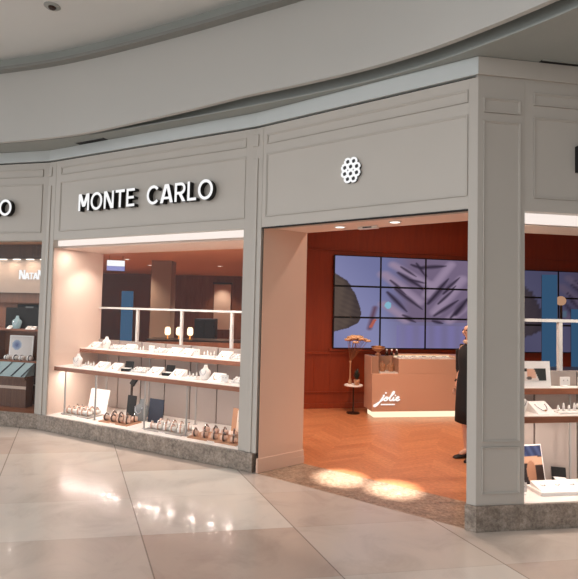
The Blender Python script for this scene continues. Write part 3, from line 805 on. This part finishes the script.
MB().box(-.07, .07, .127, .131, .32, .34).build('printed_mark', 'grey', t)
b = mk_bust('necklace_bust', 'teal', 'silver'); b.location = onA(-.84, KA-.06, 1.31); b.rotation_euler = (0,0,q.rz); b['label'] = 'blue grey bust with pearls before the black backdrop, far left window'
b.scale = (1.15, .55, 1.15)
for i, (s, n) in enumerate(((-.95,KA-.075),(-.62,KA-.075),(-.53,KA-.075))):
    t = thing('jewellery_pillow', ('small white pillow left of the pearl bust, far left window', 'small white slanted pillow right of the pearl bust, far left window', 'small white pillow at the right end of the black backdrop, far left window')[i], 'jewellery display', onA(s-.0, n, 1.31), q.rz, 'pillows on the far left cabinet')
    MB().prism([(0,0),(.06,0),(.06,.05)], -.04, .04, lambda p: Vector((p.z, p.x, p.y))).build('pillow', 'white', t); MB().torus(.014, .003, (0,.04,.037), 'Z', 12, 5).build('ring', 'gold', t)
def pic_blue(u, v):
    d = math.hypot(u-.3, v-.62)
    c = lerp((232,226,222), (200,190,184), u*.6)
    if d < .22: c = lerp((70,86,140), (170,186,208), d/.22)
    return c
easel('picture_card', 'pale photo card on the middle cabinet shelf of the far left window', 'card', onA(-.80, KA+.02, .84), q.rz, .42, .37, .05, 'card', pic_blue, (.05,.95,.04,.96))
# slanted teal pad in front, with a row of white pieces above it
t = thing('display_tray', 'teal padded slope with dark straps under the photo card, far left window', 'tray', q.P(LA-.80, .2, PZ+.0045), q.rz)
MB().box(-.36, .36, .05, .19, 0, .40).build('base', 'brownslat', t); MB().box(-.30, .36, .046, .05, .26, .30).build('base_stripe', 'sandpanel', t)
MB().prism([(.0,.4401),(.20,.4401),(.20,.62)], -.36, .36, lambda p: Vector((p.z, p.x, p.y))).build('pad', 'teal', t)
MB().box(-.37, .37, 0, .2, .4, .44).build('board', 'brownslat', t)
for x in (-.3,-.08,.14,.31): MB().bar((x,.0,.447), (x+.06,.19,.618), .022, .006).build('strap', 'navy', t)
for i, x in enumerate((-.98,-.83,-.72,-.58)):
    r = random.uniform(-.1,.1)
    t = thing('watch_cushion', 'white watch cushion, %s from the left before the pale photo card' % ORD[i], 'watch', q.P(LA+x, .445, .8405), q.rz+r, 'watch cushions before the photo card')
    MB().tube([(-.035,.02,.04),(.035,.02,.04)], .034, 12).build('cushion', 'white', t, smooth=True); MB().torus(.036, .008, (0,.02,.045), 'X', 16, 6).build('strap', 'navy' if i % 2 else 'silver', t, smooth=True)

# ------------------------------------------------------------------ entrance: downlights and sensor in the lintel
def downlight(P, label, r=.055, group=None):
    t = thing('ceiling_downlight', label, 'light', P, 0., group)
    MB().torus(r, .008, (0,0,-.004), 'Z', 22, 6).build('trim_ring', 'steel', t, smooth=True)
    MB().lathe([(r-.004,-.006),(r-.004,-.001)], 20).build('lens', 'lens', t)
    return t
LZ = OH+.004
downlight((.516,5.156,LZ), 'left round downlight under the entrance lintel')
downlight((1.006,4.779,LZ), 'right round downlight under the entrance lintel')
t = thing('ceiling_sensor', 'flat white sensor box under the entrance lintel between the downlights', 'sensor', (.80,5.10,LZ+.0005), FC.rz)
MB().box(-.11, .11, -.03, .03, -.028, 0).build('housing', 'steel', t, bevel=.006); MB().box(-.05, .05, -.031, -.03, -.02, -.008).build('eye', 'gap', t)

# ------------------------------------------------------------------ video wall
def capsule(u, v, a, b):
    dx, dy = b[0]-a[0], b[1]-a[1]; L = dx*dx+dy*dy; t = max(0, min(1, ((u-a[0])*dx+(v-a[1])*dy)/L))
    return math.hypot(u-a[0]-t*dx, v-a[1]-t*dy), t
LINES = [((.40,.74),(.52,.60),.008),((.56,.93),(.66,.88),.01),((.76,.50),(.90,.70),.009),((.86,.34),(.96,.50),.010),((.50,.36),(.60,.30),.01),((.48,.90),(.60,.79),.008),((.46,.83),(.65,.66),.014),((.38,.62),(.53,.40),.013),((.44,.66),(.65,.43),.012),((.63,.90),(.82,.93),.014),((.66,.72),(.54,.76),.008),((.68,.50),(.84,.78),.014),
         ((.73,.36),(.92,.55),.012),((.90,.38),(1.,.58),.02),((.60,.95),(.67,.80),.008),((.72,.32),(.80,.29),.012),((.80,.62),(.93,.80),.01)]
LIGHTS = [((.36,.80),(.62,.52),.06),((.42,.92),(.70,.70),.05),((.36,.48),(.52,.32),.05),((.74,.40),(.95,.78),.06),((.68,.60),(.86,.95),.05),((.85,.32),(1.02,.52),.05)]
def hands(u, v):
    """close-up of two hands over lavender, a brown shape on the left"""
    c = lerp((96,98,134), (114,115,150), .5+.5*math.sin(u*5+v*3))
    if u > .36: c = lerp(c, (98,82,102), min(1, (u-.36)*5)*(.85 if v > .3 else .45))
    for a, b, w in LIGHTS:
        d, t = capsule(u, v, a, b)
        if d < w: c = lerp((130,114,136), c, (d/w)**2)
    for a, b, w in LINES:
        d, t = capsule(u, v, a, b); ww = w*1.5*(.25+.75*math.sin(PI*min(1, .15+t*.85)))
        if d < ww*1.6: c = lerp((40,32,46), c, (d/(ww*1.6))**.9)
    if u > .45 and v < .26:
        c = lerp(c, (104,98,140), .6+.3*math.sin(u*60))
    prof = ((.18,0.),(.22,.10),(.28,.175),(.36,.20),(.46,.185),(.60,.15),(.72,.09),(.80,.0)); hw = 0.
    for (va, wa), (vb, wb_) in zip(prof, prof[1:]):
        if va <= v < vb: hw = wa+(wb_-wa)*(v-va)/(vb-va)
    if u < hw: c = lerp((78,66,60), (50,42,44), min(1, (u/hw)**2*.8+.2*math.sin(u*70+v*50)*math.sin(v*60)))
    d, _ = capsule(u, v, (.30,.44), (.26,.22))
    if d < .03: c = lerp((84,60,76), c, d/.03)
    d, _ = capsule(u, v, (.30,.32), (.27,.24))
    if d < .012: c = (150,80,70)
    if math.hypot((u-.385)*1.6, v-.47) < .04: c = (112,156,176)
    return c
def video_wall(s0, z0, w, h, label, nx=3, ny=3, fn=hands, res=(60,40)):
    t = thing('video_wall', label, 'screen', FW.P(s0, -.075, z0), FW.rz); cw, ch = w/nx, h/ny
    MB().box(.02, w-.02, .055, .075, .02, h-.02).build('mount', 'bezel', t)
    for j in range(ny):
        for i in range(nx):
            p = MB().box(i*cw+.001, (i+1)*cw-.001, 0, .055, j*ch+.001, (j+1)*ch-.001).build('screen_panel', 'bezel', t)
            bz = .016
            f = lambda u, v, i=i, j=j: fn((i+u)/nx, (j+v)/ny)
            bm, cols = picture_mesh(cw-2*bz, ch-2*bz, f, *res, lambda x, z, i=i, j=j: Vector(((i+.5)*cw+x, -.002, j*ch+bz+z))); build_picture('picture', bm, cols, 'screen', p)
    return t
def swhere(x, y):
    d = Vector((x-FW.o.x, y-FW.o.y, 0)); return d.dot(FW.d)
s0 = swhere(.765, 8.735)
video_wall(s0, 1.035, 2.56, 1.625, 'large nine panel video wall showing lavender hands behind the counter')
s1 = swhere(4.35, 9.40)
video_wall(s1, .98, 2.3, 1.55, 'second dark purple video wall seen through the right window', fn=lambda u, v: lerp((34,30,44), hands(u, v), .42), res=(16,12))
m = MB().box(swhere(.72,8.72), swhere(3.4,9.2), -.05, 0, .985, 1.03, FW.T).build('screen_ledge', 'redwood', wb)

# ------------------------------------------------------------------ counter
cf = Vector((1.36,8.03,0)); cd = Vector((1,.153,0)).normalized(); crz = math.atan2(cd.y, cd.x)
t = thing('reception_counter', 'blush lacquer counter with glass showcase, lit logo and glowing base', 'counter', cf, crz)
CL, CD, CH = 2.1, .42, .985
MB().box(.05, CL, .05, CD-.05, 0, .1).build('kick_light', 'ledwarm', t)
body = MB().prism([(0,0),(CL,0),(CL,CD),(0,CD)], .1, .72).box(.14, .152, 0, CD, .72, CH).box(.42, CL, 0, CD, .72, CH-.09).box(0, .14, .03, CD, .72, CH)
MB().box(0, CL, 0, CD, .1, .70).build('body', 'counter', t, bevel=.006)
MB().box(.44, CL, 0, CD, .70, CH-.05).build('drawer_front', 'counter', t, bevel=.004)
MB().box(0, .13, .06, CD, .70, CH-.02).build('end_block', 'counter', t, bevel=.004)
gc = MB().box(.01, .44, .002, .012, .705, CH-.012).box(.01, .016, .012, .06, .705, CH-.012).build('case_glass', 'caseglass', t)
MB().box(.14, .44, .03, .3, .70, .72).build('case_floor', 'white', t); MB().box(.14, .44, .3, .31, .72, CH-.02).build('case_back', 'countertop', t)
MB().box(.0, .46, 0, CD, CH-.012, CH).build('top_left', 'caseglass', t)
MB().box(1.45, CL, 0, CD, CH-.05, CH).build('top_right', 'countertop', t, bevel=.004)
MB().box(.46, 1.45, .01, .02, CH-.05, CH-.002).build('case_front', 'caseglass', t); MB().box(.46, 1.45, .33, CD, CH-.05, CH).build('top_back', 'countertop', t)
MB().box(.47, 1.44, .03, .32, CH-.05, CH-.044).build('case_liner', 'white', t)
MB().box(.47, 1.44, .29, .30, CH-.043, CH-.02).build('case_light', 'ledwarm', t)
# script logo, a bent lit tube, with a small lit bar beneath
def sc(p): return (.12+p[0]*.30-.0+p[1]*.05, -.012, .275+p[1]*.125)
J = [(.10,.62),(.16,.70),(.14,.5),(.08,.1),(.0,-.45),(-.12,-.72),(-.2,-.62),(-.08,-.38),(.12,.0),(.26,.32)]
O_ = [(.26,.32),(.24,.1),(.32,.0),(.42,.12),(.42,.36),(.34,.46),(.27,.36),(.34,.3),(.46,.32)]
L_ = [(.46,.32),(.58,.62),(.66,1.0),(.62,1.16),(.56,1.0),(.54,.5),(.55,.12),(.62,.0),(.70,.12)]
I_ = [(.70,.12),(.74,.44),(.73,.14),(.79,.0),(.86,.14)]
E_ = [(.86,.14),(.96,.26),(1.02,.42),(.96,.5),(.89,.34),(.9,.1),(1.0,.0),(1.12,.14)]
lm = MB()
def smooth(pts):
    P = spline([(p[0],p[1]) for p in pts], 4); return [sc((p.x,p.y)) for p in P]
for st in (J, O_, L_, I_, E_): lm.tube(smooth(st), .0105, 6)
lm.ball(sc((.2,.98)), .014, 8, 6); lm.ball(sc((.78,.68)), .012, 8, 6)
lm.build('logo_script', 'logoneon', t)
lb = MB()
for i in range(9): lb.box(.15+i*.026, .15+i*.026+.02, -.012, -.001, .205, .222)
lb.build('logo_small_print', 'logoneon', t)

def atC(x, y, z): return cf+cd*x+Vector((-cd.y,cd.x,0))*y+Vector((0,0,z))
# things on the counter
t = thing('copper_bowl', 'copper bowl on a short foot on the left end of the counter', 'bowl', atC(.16,.2,CH+.0005))
MB().lathe([(.045,0),(.05,.01),(.02,.03),(.03,.05),(.10,.09),(.115,.13),(.105,.13),(.085,.09),(.0,.075)], 22).build('bowl', 'tan', t, smooth=True)
MB().torus(.11, .008, (0,0,.13), 'Z', 22, 6).build('rim', 'gold', t, smooth=True)
for i in range(3):
    t = thing('perfume_bottle', 'small white capped bottle on the counter, %s from the copper bowl' % ORD[i], 'bottle', atC(.31+.085*i,.2,CH+.0005), 0, 'bottles on the counter')
    MB().lathe([(.025,0),(.026,.04),(.01,.055),(.01,.065)], 14).build('bottle', 'darkmetal', t, smooth=True); MB().ball((0,0,.078), .017, 10, 6).build('cap', 'white', t, smooth=True)
for i in range(5):
    t = thing('ring_pad', 'white jewellery pad in the counter top showcase, %s from the left' % ORD[i], 'jewellery display', atC(.58+.18*i,.1,CH-.0435), crz, 'pads in the counter showcase')
    MB().box(-.07, .07, 0, .15, 0, .018).build('pad', 'white', t, bevel=.003)
    MB().torus(.03, .004, (0,.07,.0225), 'Z', 14, 5).build('necklace', 'silver', t, smooth=True)
for i in range(2):
    t = mk_bust('necklace_bust', 'tan', 'gold') ; t.location = atC(.22+.14*i, .1, .7205); t.rotation_euler = (0,0,crz); t.scale = (.8,.8,.95)
    t['label'] = ('left', 'right')[i]+' tan bust inside the glass corner of the counter'; t['group'] = 'busts in the counter corner case'

# side table with plant and flowers
tx, ty = 1.11, 8.37
t = thing('side_table', 'small round white topped table left of the counter', 'table', (tx,ty,0))
MB().lathe([(.15,.45),(.155,.455),(.155,.468),(.15,.472)], 26).build('table_top', 'white', t)
MB().lathe([(.012,.02),(.012,.45)], 10).build('leg', 'darkmetal', t); MB().lathe([(.11,0),(.11,.012),(.015,.02)], 22).build('base', 'darkmetal', t)
t = thing('potted_plant', 'small dark leafy plant in a bronze pot on the side table', 'plant', (tx+.045,ty-.06,.4725))
MB().lathe([(.035,0),(.05,.06),(.052,.09),(.04,.09)], 16).build('pot', 'tan', t, smooth=True)
for i in range(14):
    a = i*2.4; r = .03+.045*((i*37) % 10)/10; z = .13+.16*((i*53) % 10)/10
    p0 = Vector((0,0,.085)); p1 = Vector((r*math.cos(a), r*math.sin(a), z)); d = p1-p0; sd = Vector((-d.y,d.x,0)).normalized()*.022
    lf = MB(); lf.loft([[p0+sd*.2, p0-sd*.2, p0-sd*.1+Vector((0,0,.003))], [p0.lerp(p1,.6)+sd, p0.lerp(p1,.6)-sd, p0.lerp(p1,.6)+Vector((0,0,.008))], [p1+sd*.15, p1-sd*.15, p1+Vector((0,0,.003))]])
    lf.build('leaf', 'leaf', t)
t = thing('flower_vase', 'tall thin vase of cream flowers on the side table before the screen', 'flowers', (tx-.05,ty+.07,.4725))
MB().lathe([(.03,0),(.035,.03),(.014,.1),(.012,.34),(.022,.38),(.016,.38)], 16).build('vase', 'tan', t, smooth=True)
random.seed(3)
for i in range(16):
    a = i*2.4; r = .02+.15*math.sqrt(i/16); z = .70+.10*math.cos(r*9)+random.uniform(-.02,.02)
    p = Vector((r*math.cos(a)*1.2+.10, r*math.sin(a)*.6, z))
    MB().tube([(0,0,.36), (p.x*.4,p.y*.4,.5), tuple(p)], .004, 5).build('stem', 'stem', t)
    fm = MB()
    for k in range(6):
        b = k*PI/3; fm.ball(p+Vector((.028*math.cos(b), .028*math.sin(b), .006)), (.03,.03,.02), 8, 5)
    fm.ball(p+Vector((0,0,.014)), .012, 8, 5)
    fm.build('bloom', 'petal', t, smooth=True)
random.seed(11)

# ------------------------------------------------------------------ things deeper in the store, with solid stand-ins for reflections in the glass
for i, (x, y) in enumerate(((-3.14,11.25),(-1.54,11.07),(-3.2,9.82))):
    downlight((x,y,2.6), ('left far round ceiling light seen through the middle window', 'right far round ceiling light seen through the middle window', 'nearest round ceiling light seen through the middle window')[i], .06, 'ceiling lights of the deep store')
struct(MB().box(-2.76, -2.36, 10., 10.4, 0, 2.6).build('wall_column', 'column'))  # solid column put in for one only reflected in the glass
t = thing('light_reflection', 'white and lavender box imitating a reflected light, upper left of middle window', 'light', (-3.2,9.2,2.32), .3)  # added glowing box imitates a light reflected in the window
MB().box(-.16, .16, 0, .06, 0, .2).build('housing', 'bezel', t); MB().box(-.155, .155, -.006, 0, .09, .195).build('upper_face', 'letter', t); MB().box(-.155, .155, -.006, 0, .005, .088).build('lower_face', 'lavender', t)
for x in (-.12, .12): MB().box(x-.004, x+.004, .026, .034, .2, .28).build('hanger', 'darkmetal', t)
t = thing('blue_reflection', 'tall blue glowing panel imitating a reflection in the middle window', 'glass_reflection', (-2.90,9.0,0), .2)
MB().box(-.1, .1, -.02, .02, .75, 1.95).build('panel', 'bluereflect', t); MB().box(-.1, .1, .02, .05, .0, 1.95).build('frame', 'bezel', t); MB().box(-.16, .16, -.12, .14, 0, .03).build('foot', 'bezel', t)  # added panel glows to imitate a blue reflection on the pane
t = thing('glass_showcase', 'long dark showcase standing across the deep store', 'cabinet', (-1.5,9.2,0))
MB().box(-1.1, 1.4, 0, .6, 0, 1.05).build('base', 'darkwall', t, bevel=.01); MB().box(-1.1, 1.4, 0, .6, 1.05, 1.08).build('top', 'darkmetal', t)
for i, x in enumerate((-2.25,-2.04,-1.83)):
    t = thing('lamp_glint', 'added glow for a reflected light, on the deep showcase, %s from the left' % ORD[i], 'lamp', (x,9.4,1.0805), 0, 'reflected glints on the deep showcase'); t.scale = (.75,.75,.75)
    MB().lathe([(.06,0),(.06,.015),(.015,.025),(.015,.1)], 14).build('base', 'gold', t, smooth=True); MB().lathe([(.05,.1),(.075,.14),(.07,.26),(.045,.3)], 16).build('glint_body', 'glintglow', t, smooth=True)  # made-up lamps imitate glints reflected from another shop
t = thing('tall_cabinet', 'dark blue grey cabinet against the back of the deep store', 'cabinet', (-1.78,10.7,0))
MB().box(-.22, .22, 0, .4, 0, 1.43).build('body', 'navy', t, bevel=.01)
for x in (-.215, .005): MB().box(x, x+.21, -.02, 0, .06, 1.4).build('door', 'navy', t, bevel=.006)
for i, (x, w) in enumerate(((-1.98,.5),(-.9,.6))):
    t = thing('wall_panel', ('left','right')[i]+' pale board imitating washed light at the back of the deep store', 'panel', (x,14.99,1.0))
    MB().box(-w/2, w/2, -.05, 0, 0, 1.35).build('panel', 'peach', t); MB().box(-w/2-.04, w/2+.04, -.07, 0, 1.35, 1.4).build('frame', 'darkmetal', t)  # pale board puts a patch of wall-washer light into colour
# right side: glowing blue panels added to imitate a reflection on the glass
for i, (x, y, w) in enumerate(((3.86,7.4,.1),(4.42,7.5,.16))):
    t = thing('blue_reflection', ('slim blue panel nearest the pillar, imitating a reflection in the right window', 'wide blue panel at the frame edge, imitating a reflection in the right window')[i], 'glass_reflection', (x,y,0), -.3)
    MB().box(-w, w, -.02, .02, .5, 2.3-i*.5).build('panel', 'bluereflect', t); MB().box(-w, w, .02, .05, 0, 2.3-i*.5).build('frame', 'bezel', t); MB().box(-w-.02, w+.02, -.12, .14, 0, .03).build('foot', 'bezel', t)
t = thing('globe_lamp', 'round warm globe lamp on a dark stand seen above the right window rail', 'lamp', (4.33,7.95,0))
MB().lathe([(.15,0),(.15,.02),(.02,.04),(.02,1.86)], 16).build('stand', 'darkmetal', t); MB().ball((0,0,1.93), .075, 16, 10).build('globe', 'globe', t, smooth=True)
t = thing('glass_showcase', 'dark brown showcase table behind the right window partition', 'cabinet', (4.0,6.6,0), .15)
MB().box(-.7, 1.2, 0, .5, 0, .95).build('base', 'darkwall', t, bevel=.01); MB().box(-.72, 1.22, -.02, .52, .95, .98).build('top', 'darkmetal', t)

# ------------------------------------------------------------------ the shop assistant, half hidden by the right pillar
def person():
    C0 = Vector((2.175, 5.95, 0)); f = Vector((-.93,-.37,0)).normalized(); r = Vector((f.y, -f.x, 0))   # r: her right
    root = thing('person', 'person in a black knee length coat standing inside the entrance beside the right pillar', 'person', C0)
    def W(a, b, z): return r*a+f*b+Vector((0,0,z))
    me = bpy.data.meshes.new('body'); V, Ed, Rr = [], [], []
    def add(p, rad, prev=None):
        V.append(p); Rr.append(rad if isinstance(rad, tuple) else (rad, rad)); i = len(V)-1
        if prev is not None: Ed.append((prev, i))
        return i
    pel = add(W(0,0,.90), (.135,.10)); wa = add(W(0,.005,1.03), (.115,.09), pel); ch = add(W(0,.01,1.18), (.125,.095), wa); sh = add(W(0,-.005,1.30), (.085,.065), ch)
    nk = add(W(0,0,1.37), .045, sh); hd0 = add(W(0,.012,1.43), .06, nk); hd1 = add(W(0,.02,1.51), (.073,.085), hd0); hd2 = add(W(0,.012,1.575), (.058,.07), hd1)
    for s in (1, -1):
        a = add(W(.155*s,-.005,1.285), .047, sh); el = add(W(.20*s,-.02,1.03), .035, a); wr = add(W(.165*s,.06,.86), .024, el); add(W(.158*s,.075,.815), (.03,.018), wr)
        h = add(W(.075*s,0,.84), .085, pel); kn = add(W(.075*s,.02,.46), .052, h); cf_ = add(W(.075*s,.0,.32), .046, kn); an = add(W(.075*s,-.01,.085), .032, cf_); add(W(.09*s,.09,.04), .03, an)
    me.from_pydata([tuple(v) for v in V], Ed, []); o = bpy.data.objects.new('body', me); COL.objects.link(o); o.parent = root
    md = o.modifiers.new('skin', 'SKIN'); md.use_smooth_shade = True
    for i, rr in enumerate(Rr): me.skin_vertices[0].data[i].radius = rr
    me.skin_vertices[0].data[0].use_root = True
    o.modifiers.new('sub', 'SUBSURF').levels = 2; o.modifiers['sub'].render_levels = 2
    me.materials.append(MT['skin'])
    # apply, then join fingers, thumbs and face so the body is one mesh
    dg = bpy.context.evaluated_depsgraph_get(); em = bpy.data.meshes.new_from_object(o.evaluated_get(dg)); o.modifiers.clear(); o.data = em
    bm = bmesh.new(); bm.from_mesh(em); x = MB(); x.bm.free(); x.bm = bm
    for s in (1, -1):
        base = W(.158*s,.078,.80)
        for k in range(4):
            off_ = f*(-.024+.016*k); L = (.058,.07,.074,.064)[k]
            p0 = base+off_*1.; p1 = p0+Vector((0,0,-.03))+f*.006-r*s*.004; p2 = p1+Vector((0,0,-L*.5))-r*s*.008; p3 = p2+Vector((0,0,-L*.3))-r*s*.014
            x.tube([p0,p1,p2,p3], [.009,.0088,.008,.006], 8)
        p0 = base+f*.028; x.tube([p0+Vector((0,0,.01)), p0+f*.018+Vector((0,0,-.015)), p0+f*.024+Vector((0,0,-.045)), p0+f*.02+Vector((0,0,-.06))], [.011,.01,.009,.006], 8)
    hf = (f*.95+r*.1).normalized(); hr = Vector((hf.y,-hf.x,0)); hc = W(0,.02,1.50)     # head turned to her right
    def Hd(a, b, z): return hc+hr*a+hf*b+Vector((0,0,z))
    x.tube([Hd(0,.076,.02), Hd(0,.092,-.008), Hd(0,.094,-.02), Hd(0,.078,-.026)], [.007,.011,.012,.008], 8)   # nose
    for s in (1,-1): x.ball(Hd(.077*s,-.01,-.005), (.012,.016,.026), 8, 6)                               # ears
    me2 = o.data; bm.to_mesh(me2); bm.free()
    for p in me2.polygons: p.use_smooth = True
    if not me2.materials: me2.materials.append(MT['skin'])
    e = MB()
    for s in (1,-1): e.ball(Hd(.03*s,.072,.012), (.012,.012,.008), 8, 6)
    e.build('eyes', 'hair', root); MB().ball(Hd(0,.074,-.046), (.022,.012,.007), 10, 6).build('mouth', 'tan', root)
    # hair: cap over the skull down to the neck
    hm = MB(); rings = []
    for i in range(9):
        t_ = i/8; z = .098-.20*t_; rad = math.sin(min(1, .18+t_*1.1)*PI/2)
        ring_ = []
        for k in range(20):
            a = 2*PI*k/20; fw = math.cos(a); front = .088 if z > .05 else .02
            ring_.append(Hd(.09*math.sin(a)*rad, (-.015+.10*fw*rad) if fw < 0 else (-.015+min(.10*fw*rad, front+.0)), z))
        rings.append(ring_)
    hm.loft(rings).build('hair', 'hair', root, smooth=True)
    # coat: loft of ovals, and two sleeves
    cm = MB(); rg = []
    for z, a, b, dy in ((.43,.205,.16,.0),(.6,.20,.155,0),(.80,.19,.145,0),(.92,.18,.135,0),(1.04,.15,.115,.005),(1.17,.165,.125,.012),(1.26,.175,.105,.005),(1.315,.14,.08,-.003),(1.35,.07,.065,0)):
        rg.append([W(a*math.cos(2*PI*k/28), b*math.sin(2*PI*k/28)+dy, z) for k in range(28)])
    cm.loft(rg).build('coat', 'dress', root, smooth=True)
    for s in (1,-1):
        MB().tube([W(.135*s,-.005,1.30), W(.18*s,-.005,1.26), W(.215*s,-.018,1.03), W(.18*s,.045,.885)], [.055,.062,.048,.036], 14).build('sleeve', 'dress', root, smooth=True)
    MB().torus(.062, .026, W(0,.005,1.375), 'Z', 20, 8).build('scarf', 'scarf', root, smooth=True)
    for s in (1,-1):
        d = (f+r*(.15 if s > 0 else -.1)).normalized(); a = W(.075*s,-.01,0); sd = Vector((-d.y,d.x,0)); rs = []
        for t_, w, h in ((-.07,.022,.06),(-.05,.034,.075),(.0,.036,.07),(.06,.04,.05),(.12,.042,.04),(.155,.034,.03),(.175,.018,.018)):
            rs.append([a+d*t_+sd*(w*math.cos(2*PI*k/12))+Vector((0,0,max(.001, h/2+h/2*math.sin(2*PI*k/12)))) for k in range(12)])
        MB().loft(rs).build('shoe', 'shoe', root, smooth=True)
person()

# ------------------------------------------------------------------ light
def area(name, loc, size, e, col=(1,1,1), rot=(0,0,0), sy=None):
    l = bpy.data.lights.new(name, 'AREA'); l.energy = e; l.color = col; l.size = size
    if sy: l.shape = 'RECTANGLE'; l.size_y = sy
    o = bpy.data.objects.new(name, l); COL.objects.link(o); o.location = loc; o.rotation_euler = rot; return o
def spot(name, loc, e, col, ang=70., blend=.6, rot=(0,0,0), r=.03):
    l = bpy.data.lights.new(name, 'SPOT'); l.energy = e; l.color = col; l.spot_size = math.radians(ang); l.spot_blend = blend; l.shadow_soft_size = r
    o = bpy.data.objects.new(name, l); COL.objects.link(o); o.location = loc; o.rotation_euler = rot; return o
w = bpy.data.worlds.new('world'); scn.world = w; w.use_nodes = True; nt = w.node_tree
bg = nt.nodes['Background']; tc = N(nt, 'ShaderNodeTexCoord'); sx = N(nt, 'ShaderNodeSeparateXYZ'); nt.links.new(tc.outputs['Generated'], sx.inputs[0])
g = math_n(nt, 'ADD', math_n(nt, 'MULTIPLY', sx.outputs[0], -.45), math_n(nt, 'MULTIPLY', sx.outputs[2], .2))
nt.links.new(ramp(nt, math_n(nt, 'ADD', g, .5), [(.1, (.05,.045,.04,1)), (.45, (.22,.22,.22,1)), (.7, (.75,.76,.77,1)), (.95, (1.5,1.53,1.56,1))]), bg.inputs['Color']); bg.inputs['Strength'].default_value = 1.22
WARM = (1., .78, .6); PEACH = (1., .86, .76); RED = (1., .70, .50)
# middle window: line of lamps in the valance, wall washers
for i, a in enumerate((.32,.52,.72,.92,1.2,1.4,1.6,2.0,2.2,2.4,2.62,2.84,3.05)):
    area('window_lamp_middle', FB.P(a, .2, 2.46), .05, 1.3, PEACH)
for i in range(5):
    spot('window_spot_middle', FB.P(.45+.6*i, .52, 2.46), 30, PEACH, 110, .8)
spot('wall_washer', FB.P(.32,.36,2.45), 9, PEACH, 50, .35)
for a in (.25,.38,.52,.65,.84,.98,1.10,1.22,1.62,1.77,1.92,2.10,2.45,2.72,2.95): area('shelf_lamp_middle', FB.P(a, .26, .785), .04, .95, PEACH)
for i in range(9): area('window_lamp_right', FD.P(.6+.22*i, .2, 2.46), .05, 3.4, PEACH)
for i in range(7): area('shelf_lamp_right', FD.P(.55+.3*i, .22, .805), .04, 1.7, PEACH)
for i in range(6):
    area('cabinet_lamp_far', FA.P(LA-.3-.33*i, .36, 2.34), .04, .7, WARM); area('cabinet_shelf_lamp', FA.P(LA-.3-.33*i, .3, 1.84), .04, .6, PEACH)
# entrance
for p in ((.576,5.21),(1.06,4.93)):
    spot('entrance_spot', (p[0],p[1],2.56), 1500, (1,.88,.8), 15, 1.)
for i, (x, y, e) in enumerate(((.9,6.6,45),(2.0,6.7,45),(1.2,7.5,45),(3.0,7.3,45),(2.4,6.0,45))):
    spot('store_spot', (x,y,3.43), e*1.75, RED, 95, .8)
spot('store_spot', (.75,5.95,3.43), 150, PEACH, 130, .9)  # extra unseen lamp, added to brighten the entrance jamb
area('store_fill', (2.4,7.0,3.44), 2.5, 16, RED)
for x, y in ((-3.14,11.25),(-1.54,11.07),(-3.2,9.82),(-1.5,8.6),(-4.,8.8)):
    spot('deep_spot', (x,y,2.57), 150, WARM, 120, .8)
spot('deep_washer', (-1.98,14.6,2.55), 50, WARM, 90, .8); spot('deep_washer', (-.9,14.6,2.55), 50, WARM, 90, .8)
spot('right_spot', (5.0,7.2,3.43), 80, RED, 110, .8)

# ------------------------------------------------------------------ camera
cam = bpy.data.cameras.new('camera'); co = bpy.data.objects.new('camera', cam); COL.objects.link(co); scn.camera = co
pitch, roll = math.radians(2.613), math.radians(1.3168)
r0 = Vector((1,0,0)); fw = Vector((0,math.cos(pitch),math.sin(pitch))); u0 = Vector((0,-math.sin(pitch),math.cos(pitch)))
r1 = r0*math.cos(roll)+u0*math.sin(roll); u1 = u0*math.cos(roll)-r0*math.sin(roll)
M = Matrix((r1, u1, -fw)).transposed().to_4x4(); M.translation = Vector((0,0,1.75)); co.matrix_world = M
cam.sensor_fit = 'HORIZONTAL'; cam.sensor_width = 36; cam.lens = 500/578*36; cam.shift_y = -6.4/578; cam.clip_start = .05
scn.view_settings.view_transform = 'Standard'; scn.view_settings.look = 'None'; scn.view_settings.gamma = 1; scn.view_settings.exposure = 0.
scn.view_settings.use_curve_mapping = False
